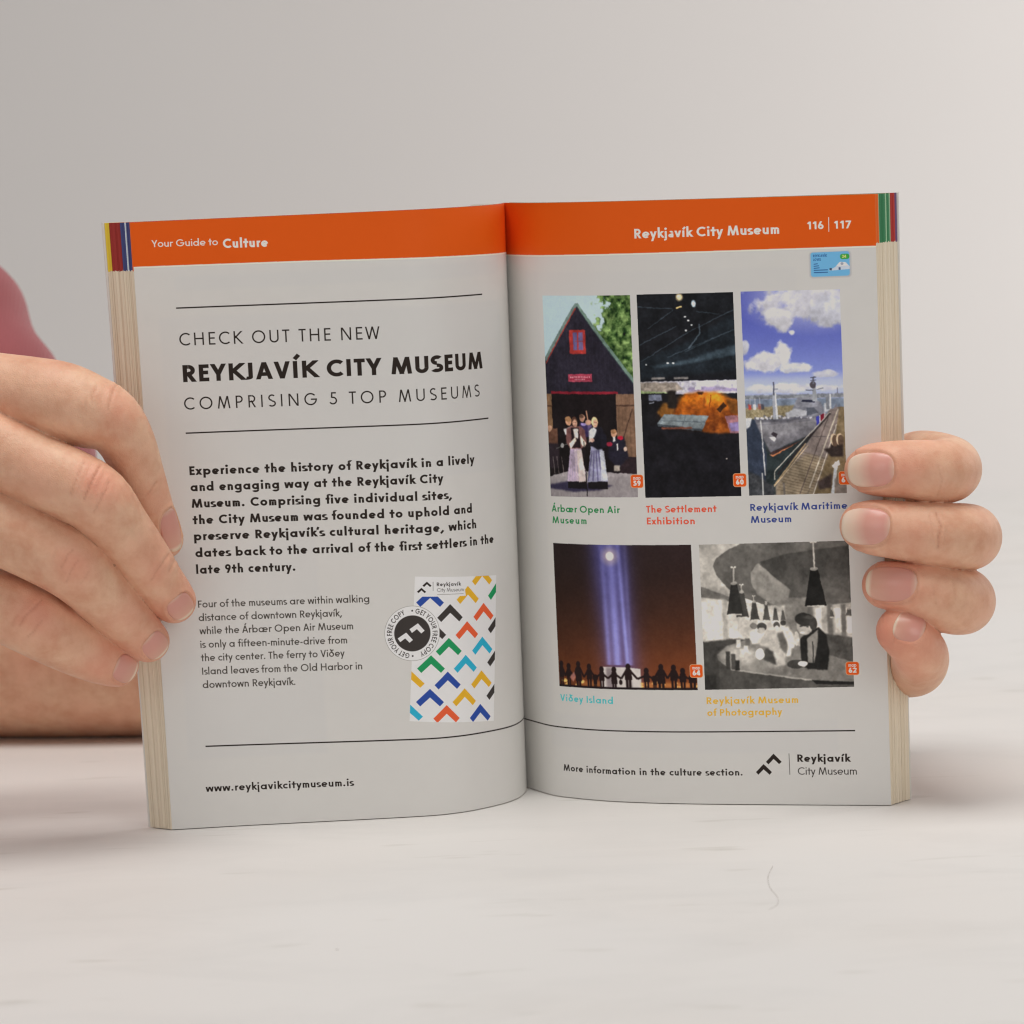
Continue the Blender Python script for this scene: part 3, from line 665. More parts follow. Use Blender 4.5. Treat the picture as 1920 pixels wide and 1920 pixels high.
def pic_beam():
    w, h = 480, 460
    p = Pic(w, h, (42, 30, 30), (96, 50, 30))
    t = p.Y
    base = (np.array([40, 28, 28])/255.)[None, None]*(1-np.clip(t*1.1, 0, 1)[..., None]) + (np.array([112, 58, 30])/255.)[None, None]*np.clip(t*1.1, 0, 1)[..., None]**1.6
    base = base*(.80+.25*p.X)[..., None]
    p.a = base
    c0 = .385 + .07*p.Y*1.0
    for off, wd, amp in ((.0, .12, .40), (.11, .10, .36), (.05, .17, .22)):
        m = np.exp(-((p.X-(c0+off))/wd)**2*1.6)*amp*np.clip(1.1-p.Y*.4, 0, 1)
        p.mix(m, (92, 96, 186))
    for x0, x1, wd, a in ((.385, .405, .020, .55), (.445, .465, .030, .8), (.500, .535, .016, .85), (.55, .558, .016, .4)):
        xc = x0 + (x1-x0)*p.Y/.82
        p.mix(np.exp(-((p.X-xc)/wd)**2)*a*np.where(p.Y < .83, np.clip(.35+p.Y, 0, 1), 0), (150, 152, 226))
    p.ell(.442, .078, .048, .050, (226, 200, 170), .5, soft=1.2); p.ell(.442, .078, .026, .028, (244, 238, 218), soft=.5)
    p.poly([(.335, .855), (.36, .845), (.52, .845), (.62, .855), (.625, .99), (.33, .985)], (190, 184, 180)); p.poly([(.38, .85), (.44, .85), (.44, .99), (.38, .99)], (128, 118, 120), soft=3); p.poly([(.52, .85), (.54, .85), (.56, .99), (.52, .99)], (110, 100, 100), soft=2)
    p.rect(.62, .95, 1, .985, (196, 128, 70), .6, soft=3); p.rect(.18, .95, .33, .985, (180, 118, 64), .5, soft=3)
    r = random.Random(4)
    for k in range(26):
        x = r.choice([r.uniform(.0, .33), r.uniform(.62, 1.)]); p.ell(x, r.uniform(.945, .985), .010, .008, (236, 190, 110), .7)
    K = (30, 18, 18)
    def sil(x, top, wd, coat=False):
        H = 1-top
        p.ell(x, top+H*.09, .017, .022, K); p.poly([(x-wd*.5, top+H*.24), (x-wd*.22, top+H*.14), (x+wd*.22, top+H*.14), (x+wd*.5, top+H*.24), (x+wd*.55, top+H*(.75 if coat else .62)), (x-wd*.55, top+H*(.75 if coat else .62))], K)
        for sx in (-.25, .25): p.line(x+wd*sx, top+H*.6, x+wd*sx*.9, 1.0, wd*.34, K)
    xs = [(.025, .825, .035), (.085, .84, .035), (.165, .82, .045), (.25, .835, .04), (.345, .85, .036), (.435, .85, .038), (.535, .825, .046), (.66, .855, .038), (.76, .825, .05), (.845, .83, .045), (.905, .855, .04), (.97, .87, .05)]
    for i, (x, tp, wd) in enumerate(xs): sil(x, tp, wd, i in (2, 5, 8))
    for (a, b_) in zip(xs[:-1], xs[1:]):
        mx_ = (a[0]+b_[0])/2; my = .925 if b_[0] < .8 else .92
        p.line(a[0]+a[2]*.4, a[1]+.05, mx_, my, .014, K); p.line(mx_, my, b_[0]-b_[2]*.4, b_[1]+.05, .014, K)
    for x in (.29, .30, .71, .72): sil(x, .915, .016)
    p.ell(.48, .95, .012, .018, K); p.rect(0, .985, 1, 1, (24, 16, 18))
    p.poly([(.09, .93), (.13, .89), (.14, .93), (.12, .96)], (190, 130, 120), .7, soft=1)
    p.noise(90, 71, .016); return p.lin(.9, .05, 1.2)

def pic_cafe():
    w, h = 480, 450
    p = Pic(w, h, (150, 146, 138), (130, 126, 118))
    g = lambda v: (v, v*.975, v*.93)
    p.a[:] = np.array(g(176))/255.
    p.poly([(0, 0), (.30, 0), (.1, .2), (.2, .33), (.0, .3)], g(178)); p.ell(.03, .12, .10, .16, g(140), .5, soft=1.)
    # ceiling forms
    p.poly([(.28, 0), (1, 0), (1, .47), (.55, .47), (.42, .44), (.30, .39), (.18, .30), (.11, .21), (.09, .15), (.11, .10), (.18, .05)], g(84))
    p.poly([(.28, 0), (1, 0), (1, .05), (.6, .09), (.43, .13), (.35, .17), (.33, .24), (.40, .37), (.54, .45), (.42, .44), (.30, .39), (.18, .30), (.11, .21), (.09, .15), (.11, .10), (.18, .05)], g(92), soft=1)
    p.poly([(.34, .20), (.39, .135), (.60, .32), (.575, .44), (.47, .42), (.38, .35), (.34, .27)], g(138), soft=1)
    p.poly([(.40, .13), (.60, .075), (1, .03), (1, .40), (.62, .38), (.60, .32), (.48, .22)], g(66), soft=1)
    p.ell(.80, .33, .25, .12, g(104), .55, soft=1.)
    p.poly([(.60, .38), (1, .40), (1, .43), (.88, .47), (.60, .47)], g(92), soft=3)
    # left wall and windows
    p.poly([(0, .28), (.18, .37), (.42, .42), (.42, .72), (0, .72)], g(190)); p.poly([(0, .285), (.20, .365), (.20, .395), (0, .36)], g(112), soft=1)
    p.poly([(.24, .35), (.41, .42), (.26, .40)], g(214)); p.rect(.0, .38, .14, .66, g(206), soft=3); p.noise(14, 81, .05, mask=(p.X < .2).astype(float))
    p.rect(.14, .38, .17, .66, g(160), soft=2); p.rect(.27, .43, .60, .60, g(188), soft=2); p.rect(.56, .38, .72, .66, g(128), soft=2); p.rect(.18, .53, .24, .67, g(214), soft=1)
    p.poly([(.72, .45), (1, .42), (1, .68), (.72, .64)], g(168), soft=1)
    for x in (.71, .84, .93): p.rect(x, .45 if x < .8 else .43, x+.035, .66, g(104), soft=2)
    for x in (.76, .89, .965): p.rect(x, .46, x+.04, .63, g(222), soft=2)
    p.poly([(.77, .62), (1, .66), (1, .96), (.77, .96)], g(74), soft=2); p.noise(30, 82, .06, mask=((p.X > .78) & (p.Y > .65)).astype(float))
    # lamps
    def lamp(x, y0, yt, yb, ws, wb, v):
        p.line(x, y0, x, yt, .010 if wb > .05 else .006, g(176)); p.ell(x-wb*.20, y0, wb*.14, wb*.12, g(200)); p.ell(x+wb*.20, y0, wb*.14, wb*.12, g(200))
        p.poly([(x-ws, yt), (x+ws, yt), (x+wb, yb), (x-wb, yb)], g(v)); p.line(x-wb*.8, yb, x+wb*.8, yb, .008, g(190)); p.ell(x, yt, ws*1.1, .012, g(170), .8)
    lamp(.545, .44, .455, .535, .005, .016, 84); lamp(.495, .43, .44, .535, .006, .02, 76); lamp(.435, .40, .415, .53, .007, .024, 70); lamp(.355, .36, .40, .525, .011, .032, 62)
    lamp(.275, .28, .33, .505, .014, .042, 58); lamp(.225, .16, .27, .485, .020, .056, 44); lamp(.765, .0, .185, .44, .025, .072, 26)
    lamp(.87, .46, .46, .52, .004, .014, 80); lamp(.985, .44, .46, .515, .01, .025, 84)
    # counter
    p.poly([(0, .67), (.2, .65), (.3, .66), (.12, .78), (.12, 1), (0, 1)], g(62), soft=2)
    p.poly([(.09, .76), (.16, .70), (.30, .66), (.62, .70), (1, .83), (1, .965), (.70, .945), (.40, .90), (.18, .86), (.10, .80)], g(112), soft=1)
    p.ell(.24, .78, .13, .07, g(172), .8, soft=.6); p.ell(.38, .86, .12, .04, g(140), .7, soft=.8); p.noise(24, 83, .05, mask=((p.Y > .7) & (p.X > .1)).astype(float))
    p.poly([(.10, .80), (.18, .86), (.40, .90), (.70, .945), (1, .965), (1, 1), (.1, 1)], g(72), soft=1); p.line(.18, .862, .72, .948, .010, g(164), .8); p.poly([(.72, .95), (1, .965), (1, .985), (.75, .975)], g(28))
    p.rect(.0, .90, .08, 1, g(46), soft=3)
    for x, y, hh, v in ((.165, .74, .12, 56), (.20, .755, .11, 66), (.225, .80, .07, 40), (.26, .72, .06, 186), (.29, .70, .05, 190), (.24, .66, .05, 200), (.30, .65, .05, 90)): p.rect(x-.014, y, x+.014, y+hh, g(v), soft=1)
    # people behind
    p.poly([(.31, .60), (.40, .57), (.44, .62), (.42, .69), (.33, .69)], g(214), soft=2); p.ell(.345, .565, .025, .022, g(120))
    p.ell(.40, .575, .033, .030, g(60)); p.ell(.395, .60, .026, .020, g(170)); p.poly([(.42, .60), (.49, .60), (.56, .75), (.55, .84), (.48, .85), (.44, .72), (.38, .70)], g(172), soft=2); p.poly([(.42, .72), (.47, .75), (.49, .84), (.40, .80)], g(60), soft=2); p.ell(.38, .76, .03, .04, g(205))
    p.ell(.50, .565, .022, .024, g(66)); p.ell(.50, .585, .017, .016, g(180)); p.ell(.545, .55, .020, .018, g(60))
    p.poly([(.53, .58), (.58, .575), (.62, .66), (.60, .78), (.56, .78), (.54, .66)], g(206), soft=2); p.poly([(.50, .62), (.54, .61), (.57, .70), (.56, .77), (.52, .72)], g(96), soft=2)
    p.ell(.63, .66, .018, .05, g(190)); p.poly([(.595, .72), (.65, .74), (.64, .80), (.58, .84)], g(110), soft=2)
    # the young man in front (a generic figure)
    p.poly([(.655, .66), (.70, .615), (.78, .585), (.83, .64), (.845, .75), (.83, .88), (.70, .87), (.655, .84)], g(30), soft=1)
    p.poly([(.70, .66), (.775, .60), (.765, .72), (.74, .83), (.70, .83)], g(128), soft=1); p.line(.735, .68, .735, .83, .008, g(50))
    p.ell(.685, .575, .052, .062, g(176), rot=-.2); p.ell(.69, .53, .068, .045, g(46), rot=.15); p.ell(.745, .56, .026, .045, g(56)); p.ell(.66, .548, .030, .016, g(52), rot=.5); p.ell(.72, .515, .03, .012, g(92), .6, soft=.8)
    p.line(.655, .575, .675, .573, .008, g(60)); p.line(.70, .578, .715, .58, .008, g(70)); p.ell(.668, .622, .016, .008, g(226))
    p.ell(.665, .835, .030, .018, g(226), soft=.3); p.ell(.62, .835, .06, .03, g(40), .8); p.ell(.665, .832, .034, .018, g(230)); p.noise(100, 84, .02)
    return p.lin(1.0, .20, 3.0)

# ------------------------------------------------------------------ the two printed pages
LWL, LWR, PH = 153.24, 145.72, 210.0
PAPER = np.array([0.775, 0.762, 0.732])
K1 = ink((36, 29, 25)); ORANGE = ink((190, 76, 14)); CREAM = ink((240, 214, 190))
CW = PAPER*1.0
LCOL = dict(black=ink((52, 48, 46)), red=ink((214, 82, 48)), green=ink((28, 128, 78)), cyan=ink((40, 150, 178)), blue=ink((38, 66, 138)), yellow=ink((216, 152, 40)))

def paper_base(cv, seed):
    n = vnoise(cv.h//6, cv.w//6, 30, seed, 4, 1.4)
    n = np.repeat(np.repeat(n, 6, 0), 6, 1)
    hh, ww = min(n.shape[0], cv.h), min(n.shape[1], cv.w)
    cv.a[:hh, :ww] *= (1 + (n[:hh, :ww, None]-.5)*.025)

Lc = Canvas(LWL, PH, PAPER); paper_base(Lc, 1)
X = lambda s: LWL - s
# faint show-through of the leaf behind
for (s0, z0, s1, z1) in ((146, 177, 20, 118), (146, 118, 98, 24), (140, 186, 20, 191)):
    Lc.rrect(X(s0), min(z0, z1), X(s1), max(z0, z1), 1, PAPER*np.array([.955, .965, .985]), soft=1.5)
Lc.poly([(0, 211), (0, 194.9), (X(98), 194.4), (X(12), 192.9), (LWL, 192.6), (LWL, 211)], ORANGE)
for a, b_ in (((0, 194.6), (X(98), 194.1)), ((X(98), 194.1), (X(12), 192.6)), ((X(12), 192.6), (LWL, 192.3))):
    Lc.line(*a, *b_, .42, ink((250, 216, 182)))
text(Lc, "Your Guide to", X(146.8), 201.3, X(125.1), 201.0, 2.35, .13, CREAM, True)
text(Lc, "Culture", X(123.5), 199.9, X(108.6), 199.7, 3.15, .21, CREAM, True)
Lc.line(X(140.2), 180.2, X(32.0), 179.45, .50, K1)
text(Lc, "CHECK OUT THE NEW", X(139.9), 167.3, X(73.0), 166.5, 4.35, .118, K1, tracked=True)
text(Lc, "REYKJAVÍK CITY MUSEUM", X(139.4), 154.8, X(33.4), 153.8, 5.85, .222, K1)
text(Lc, "COMPRISING 5 TOP MUSEUMS", X(139.7), 145.3, X(35.6), 144.2, 4.25, .118, K1, tracked=True)
Lc.line(X(139.7), 137.3, X(31.4), 136.25, .50, K1)
for t, s0, z0, s1, z1 in (
    ("Experience the history of Reykjavík in a lively", 139.3, 122.8, 39.4, 121.3),
    ("and engaging way at the Reykjavík City", 139.3, 117.2, 53.2, 115.9),
    ("Museum. Comprising five individual sites,", 139.3, 111.5, 50.2, 109.9),
    ("the City Museum was founded to uphold and", 139.3, 105.8, 41.6, 104.2),
    ("preserve Reykjavík’s cultural heritage, which", 139.2, 100.2, 39.9, 98.6),
    ("dates back to the arrival of the first settlers in the", 139.1, 94.4, 31.3, 92.5),
    ("late 9th century.", 139.2, 88.6, 105.6, 88.0)):
    text(Lc, t, X(s0), z0, X(s1), z1, 3.05, .222, K1)
GR = ink((62, 57, 52))
for t, s0, z0, s1, z1 in (
    ("Four of the museums are within walking", 139.3, 76.85, 81.0, 75.9),
    ("distance of downtown Reykjavík,", 139.4, 72.2, 90.6, 71.4),
    ("while the Árbær Open Air Museum", 139.4, 67.6, 87.0, 66.7),
    ("is only a fifteen-minute-drive from", 139.4, 62.85, 89.3, 61.9),
    ("the city center. The ferry to Viðey", 139.5, 58.2, 90.4, 57.4),
    ("Island leaves from the Old Harbor in", 139.4, 53.5, 84.6, 52.6),
    ("downtown Reykjavík.", 139.5, 48.8, 107.8, 48.3)):
    text(Lc, t, X(s0), z0, X(s1), z1, 2.5, .15, GR)
for a, b_ in (((139.9, 28.45), (63.5, 27.0)), ((63.5, 27.0), (30.3, 26.5)), ((30.3, 26.5), (0, 26.0))):
    Lc.line(X(a[0]), a[1], X(b_[0]), b_[1], .50, K1)
text(Lc, "www.reykjavikcitymuseum.is", X(140.8), 12.5, X(89.7), 11.9, 2.55, .19, K1)
# the small guide shown in the advertisement
cover = [(64.96, 83.94), (30.61, 80.97), (35.24, 29.99), (69.2, 33.58)]
covX = [(X(a), b_) for a, b_ in cover]
Lc.poly(covX, ink((206, 208, 203)))
def chev(s, z, col, k=1.0, clip=covX):
    pts = [(0, 0), (5.1, -4.3), (3.7, -5.95), (.12, -3.05), (-3.3, -6.45), (-4.85, -5.1)]
    Lc.poly([(X(s+a*k), z+b_*k) for a, b_ in pts], LCOL[col], clip)
for s, z, c in ((37.9, 84.6, 'yellow'), (45.0, 78.9, 'yellow'), (30.4, 78.6, 'green'), (59.9, 79.2, 'blue'), (52.72, 73.37, 'black'), (37.93, 72.11, 'red'), (46.04, 66.65, 'red'),
                (67.2, 74.2, 'black'), (59.6, 67.9, 'black'), (31.2, 66.9, 'black'), (53.78, 61.65, 'green'), (39.21, 60.37, 'cyan'), (60.64, 56.14, 'green'), (47.31, 54.99, 'cyan'), (32.2, 55.3, 'black'),
                (54.8, 49.91, 'blue'), (40.34, 48.6, 'yellow'), (68.2, 51.5, 'yellow'), (61.57, 44.46, 'blue'), (48.4, 43.33, 'yellow'), (33.3, 43.6, 'black'), (55.78, 38.24, 'red'), (41.59, 36.92, 'blue'), (69.3, 40.0, 'cyan')):
    chev(s, z, c)
Lc.poly([(X(64.9), 83.9), (X(46.9), 82.4), (X(46.1), 75.6), (X(65.45), 77.0)], ink((206, 207, 202)))
def logo(cv, pts, col):
    cv.poly(pts, col)
kk = .255
for cx, cz in ((60.9, 81.9), (62.9, 79.9)):
    Lc.poly([(X(cx+a*kk*1.15), cz+b_*kk*1.0) for a, b_ in [(0, 0), (5.6, -5.0), (3.6, -7.0), (.1, -3.6), (-3.5, -7.6), (-5.4, -6.0)]], K1)
Lc.line(X(58.72), 81.7, X(58.85), 78.5, .16, K1)
text(Lc, "Reykjavík", X(57.45), 80.05, X(48.1), 79.4, 1.28, .20, K1)
text(Lc, "City Museum", X(57.5), 78.1, X(46.9), 77.3, 1.25, .11, K1)
Lc.line(X(57.4), 77.1, X(47.1), 76.45, .16, ink((110, 106, 100)))
# roundel "get your free copy"
rc = (X(66.75), 64.2)
Lc.disk(*rc, 9.62, ink((120, 118, 112))); Lc.disk(*rc, 9.48, ink((212, 213, 208)))
Lc.disk(*rc, 6.30, LCOL['black'])
for cx, cz in ((64.7, 67.6), (68.9, 64.6)):
    pts = [(0, 0), (3.0, -1.9), (2.2, -3.2), (.45, -2.0), (-1.0, -3.6), (-2.2, -2.7)]
    Lc.poly([(X(cx+a), cz+b_) for a, b_ in pts], ink((214, 215, 210)))
ring = "GET YOUR FREE COPY"
for half in (0, 1):
    Lw, out = layout(ring, .17)
    cap = 1.75; a0 = math.radians(80 - half*180); span = math.radians(152)
    for i, (ch, gx, P) in enumerate(out):
        if P is None: continue
        adv = glyph(ch, .17)[0]
        an = a0 - (gx+adv/2)/Lw*span
        rad = 7.05
        ux, uy = math.sin(an), -math.cos(an); vx, vy = math.cos(an), math.sin(an)
        sx = span*rad*1.07/Lw
        draw_glyph(Lc, P, rc[0]+rad*vx-ux*adv/2*sx, rc[1]+rad*vy-uy*adv/2*sx, ux*sx, uy*sx, vx*cap, vy*cap, .17, K1)
    an = math.radians(88 - half*180)
    Lc.disk(rc[0]+7.9*math.cos(an), rc[1]+7.9*math.sin(an), .32, K1)

Rc = Canvas(LWR, PH, PAPER); paper_base(Rc, 2)
for (x0, z0, x1, z1) in ((20, 186, 118, 120), (20, 30, 128, 18), (14, 186, 22, 30)):
    Rc.rrect(x0, min(z0, z1), x1, max(z0, z1), 1, PAPER*np.array([.96, .965, .985]), soft=1.5)
Rc.poly([(0, 211), (0, 191.7), (64, 192.1), (150, 192.6), (150, 211)], ORANGE)
Rc.line(0, 191.4, 64, 191.8, .42, ink((250, 216, 182))); Rc.line(64, 191.8, 150, 192.3, .42, ink((250, 216, 182)))
text(Rc, "Reykjavík City Museum", 62.0, 197.15, 112.7, 197.5, 3.25, .19, CREAM, True)
text(Rc, "116", 122.4, 198.7, 128.0, 198.7, 2.6, .20, CREAM); Rc.line(129.8, 202.6, 129.72, 197.7, .22, CREAM); text(Rc, "117", 131.6, 198.7, 137.3, 198.7, 2.6, .20, CREAM)
# city card
Rc.rrect(122.9, 182.3, 136.9, 190.9, 1.0, ink((110, 112, 128)), .015, soft=1.0)
Rc.rrect(123.2, 182.6, 136.5, 190.9, .9, ink((98, 158, 204)), .015)
Rc.rrect(133.3, 188.3, 136.5, 190.1, .8, ink((54, 142, 62)), .015); text(Rc, "24", 134.0, 188.75, 135.4, 188.75, 1.0, .2, ink((214, 230, 120)))
CB = ink((26, 66, 128))
text(Rc, "REYKJAVÍK", 124.1, 189.2, 128.8, 189.25, .85, .22, CB); text(Rc, "LOVES", 124.1, 187.9, 126.7, 187.95, .85, .22, CB)
for k, (z, x1) in enumerate(((186.9, 125.6), (186.2, 126.0), (185.5, 126.2))): Rc.line(124.2, z-.1, x1, z+.05, .28, CB)
Rc.line(124.2, 184.75, 129.0, 184.8, .30, CB); Rc.line(124.2, 183.95, 129.0, 184.0, .30, CB)
Rc.poly([(129.4, 184.7), (131.6, 185.7), (133.0, 187.3), (135.3, 187.2), (136.5, 185.8), (136.5, 184.9), (129.6, 184.5)], ink((176, 184, 196)))
Rc.poly([(131.9, 186.0), (133.2, 187.4), (135.0, 187.3), (136.0, 186.1)], ink((206, 214, 214))); Rc.disk(133.9, 186.8, .5, ink((140, 146, 160))); Rc.rrect(129.6, 184.6, 130.4, 185.4, .1, ink((50, 70, 96))); Rc.rrect(132.7, 184.7, 133.4, 185.6, .1, ink((60, 76, 110)))
PH_ = {
 'barn': [(24.1, 177.7), (59.6, 177.7), (60.0, 107.6), (24.6, 107.2)],
 'dark': [(62.0, 177.85), (96.1, 178.0), (96.8, 107.8), (62.7, 107.4)],
 'ship': [(98.7, 178.1), (132.9, 178.1), (133.4, 108.4), (99.5, 107.9)],
 'beam': [(24.8, 90.65), (78.5, 91.0), (79.2, 40.1), (25.3, 39.65)],
 'cafe': [(81.3, 91.0), (133.5, 92.0), (134.0, 41.3), (81.8, 40.2)]}
random.seed(5)
for k, fn in (('barn', pic_barn), ('dark', pic_dark), ('ship', pic_ship), ('beam', pic_beam), ('cafe', pic_cafe)):
    Rc.paste(fn(), PH_[k])
for (x, z), t in zip(((59.8, 113.15), (96.4, 113.3), (133.0, 113.6), (78.9, 46.8), (133.6, 47.7)), ("59", "60", "61", "64", "62")):
    Rc.rrect(x-2.35, z-2.35, x+2.35, z+2.35, .9, ink((226, 150, 110))); Rc.rrect(x-2.2, z-2.2, x+2.2, z+2.2, .85, ink((204, 78, 24)))
    text(Rc, "map", x-1.35, z+.55, x+1.35, z+.6, 1.25, .15, CREAM); text(Rc, t, x-1.35, z-1.55, x+1.35, z-1.5, 1.75, .24, CREAM)
G_, R_, B_, C_, Y_ = ink((30, 120, 68)), ink((206, 74, 46)), ink((44, 60, 122)), ink((64, 168, 172)), ink((222, 156, 50))
for t, x0, z0, x1, z1, col in (("Árbær Open Air", 24.7, 101.75, 53.1, 102.0, G_), ("Museum", 24.9, 97.7, 39.9, 97.9, G_), ("The Settlement", 62.8, 102.2, 87.95, 102.35, R_), ("Exhibition", 62.95, 98.1, 80.1, 98.15, R_),
        ("Reykjavík Maritime", 99.75, 102.6, 133.4, 103.0, B_), ("Museum", 99.8, 98.4, 113.9, 98.6, B_), ("Viðey Island", 25.4, 34.45, 47.9, 34.6, C_), ("Reykjavík Museum", 82.2, 35.2, 114.4, 35.7, Y_), ("of Photography", 82.3, 31.0, 108.7, 31.5, Y_)):
    text(Rc, t, x0, z0, x1, z1, 2.4, .185, col)
Rc.line(0, 25.0, 37, 25.0, .48, K1); Rc.line(37, 25.0, 72, 25.3, .48, K1); Rc.line(72, 25.3, 133.9, 26.0, .48, K1)
text(Rc, "More information in the culture section.", 25.8, 9.4, 94.1, 10.1, 2.35, .195, K1)
Rc.poly([(98.84, 11.35), (99.67, 10.39), (101.56, 12.33), (103.65, 10.41), (104.47, 11.38), (101.62, 14.21)], K1); Rc.poly([(102.44, 14.98), (103.33, 14.06), (105.2, 16.0), (107.09, 14.19), (108.02, 15.01), (105.23, 17.88)], K1)
Rc.line(110.64, 17.96, 110.73, 10.51, .22, K1)
text(Rc, "Reykjavík", 113.5, 15.03, 131.85, 15.1, 2.6, .215, K1); text(Rc, "City Museum", 113.5, 10.5, 134.1, 10.6, 2.6, .12, K1)

def page_material(name, cv):
    img = bpy.data.images.new(name + "_print", cv.w, cv.h, float_buffer=True)
    buf = np.ones((cv.h, cv.w, 4), np.float32); buf[..., :3] = cv.a
    img.colorspace_settings.name = 'Linear Rec.709'
    img.pixels.foreach_set(buf.ravel()); img.update()
    m, nt, b = new_mat(name)
    tx = N(nt, 'ShaderNodeTexImage'); tx.image = img; tx.interpolation = 'Linear'; tx.extension = 'EXTEND'
    nt.links.new(tx.outputs[0], b.inputs['Base Color'])
    nz = N(nt, 'ShaderNodeTexNoise'); nz.inputs['Scale'].default_value = 90; nz.inputs['Detail'].default_value = 3
    tc = N(nt, 'ShaderNodeTexCoord'); nt.links.new(tc.outputs['Object'], nz.inputs['Vector'])
    bp = N(nt, 'ShaderNodeBump'); bp.inputs['Strength'].default_value = .10; bp.inputs['Distance'].default_value = .0006
    nt.links.new(nz.outputs[0], bp.inputs['Height']); nt.links.new(bp.outputs[0], b.inputs['Normal'])
    b.inputs['Roughness'].default_value = .5; b.inputs['Specular IOR Level'].default_value = .16
    return m
matL = page_material("left_page_paper", Lc); matR = page_material("right_page_paper", Rc)
# ------------------------------------------------------------------ the open book
PROF = {'L': [[0.13, -4.2], [0.08, -6.79], [-0.03, -9.39], [-0.3, -11.97], [-0.65, -14.54], [-1.1, -17.1], [-1.64, -19.64], [-2.29, -22.16], [-3.07, -24.64], [-4.02, -27.05], [-5.17, -29.38], [-6.5, -31.61], [-8.01, -33.72], [-9.65, -35.74], [-11.38, -37.67], [-13.17, -39.55], [-15.03, -41.37], [-16.93, -43.14], [-18.89, -44.84], [-20.96, -46.41], [-23.18, -47.75], [-25.49, -48.95], [-27.84, -50.04], [-30.29, -50.9], [-32.82, -51.49], [-35.38, -51.91], [-37.96, -52.24], [-40.54, -52.52], [-43.13, -52.78], [-45.71, -53.01], [-48.3, -53.23], [-50.89, -53.43], [-53.48, -53.62], [-56.07, -53.8], [-58.66, -53.98], [-61.25, -54.15], [-63.85, -54.32], [-66.44, -54.48], [-69.03, -54.64], [-71.62, -54.81], [-74.21, -54.98], [-76.81, -55.15], [-79.4, -55.32], [-81.99, -55.5], [-84.58, -55.68], [-87.17, -55.86], [-89.76, -56.04], [-92.35, -56.22], [-94.94, -56.4], [-97.53, -56.6], [-100.12, -56.81], [-102.71, -57.04], [-105.3, -57.29], [-107.88, -57.55], [-110.46, -57.83], [-113.04, -58.11], [-115.63, -58.4], [-118.21, -58.69], [-120.79, -58.98], [-123.37, -59.26]], 'R': [[0.13, -4.2], [1.21, -6.42], [2.3, -8.63], [3.42, -10.84], [4.54, -13.04], [5.65, -15.24], [6.79, -17.44], [8.0, -19.59], [9.33, -21.67], [10.85, -23.61], [12.57, -25.39], [14.41, -27.04], [16.31, -28.61], [18.23, -30.17], [20.17, -31.7], [22.16, -33.16], [24.2, -34.55], [26.27, -35.89], [28.37, -37.19], [30.53, -38.39], [32.75, -39.48], [35.0, -40.49], [37.27, -41.46], [39.55, -42.42], [41.84, -43.35], [44.14, -44.24], [46.45, -45.1], [48.78, -45.92], [51.13, -46.7], [53.48, -47.45], [55.84, -48.17], [58.21, -48.86], [60.59, -49.54], [62.97, -50.2], [65.35, -50.85], [67.74, -51.49], [70.13, -52.12], [72.52, -52.74], [74.91, -53.35], [77.3, -53.96], [79.7, -54.56], [82.09, -55.17], [84.49, -55.76], [86.89, -56.36], [89.29, -56.95], [91.68, -57.54], [94.08, -58.12], [96.48, -58.7], [98.89, -59.28], [101.29, -59.85], [103.69, -60.42], [106.1, -60.98], [108.5, -61.54], [110.91, -62.1], [113.32, -62.65], [115.72, -63.21], [118.13, -63.77], [120.53, -64.33], [122.94, -64.89], [125.35, -65.45]]}   # spread page outline at table level, millimetres from the spine outwards
def prof(side):
    q = np.array(PROF[side])/1000.
    s = np.r_[0, np.cumsum(np.hypot(*np.diff(q, axis=0).T))]
    return s, q
LEN = {'L': .15324, 'R': .14572}
BACK = {'L': np.array([-.0089, .0066]), 'R': np.array([.0082, .0100])}
def surf(side, s, z, f=0.0):
    """point on the leaf at arc length s, height z; f = 0 open page .. 1 back cover"""
    S, q = prof(side); ln = LEN[side]
    s = np.asarray(s, float); z = np.asarray(z, float)
    x = np.interp(s, S, q[:, 0]); y = np.interp(s, S, q[:, 1])
    k = np.clip(s/ln, 0, 1)
    x = x + f*BACK[side][0]*k**4; y = y + f*(BACK[side][1]*k**3 + .0075*(1-k**3))
    if side == 'L': x = x + (-.0039*k**1.5 - .0018*f*k)*(z/.21)
    else: x = x + .0012*f*k*(z/.21)
    zz = z + .0006*(z/.21)*(1-k) + .0003
    return np.stack(np.broadcast_arrays(x, y, zz), -1)

book = thing("book", "open guide book with orange page headers standing upright on the white table", "book", (0, 0, 0))

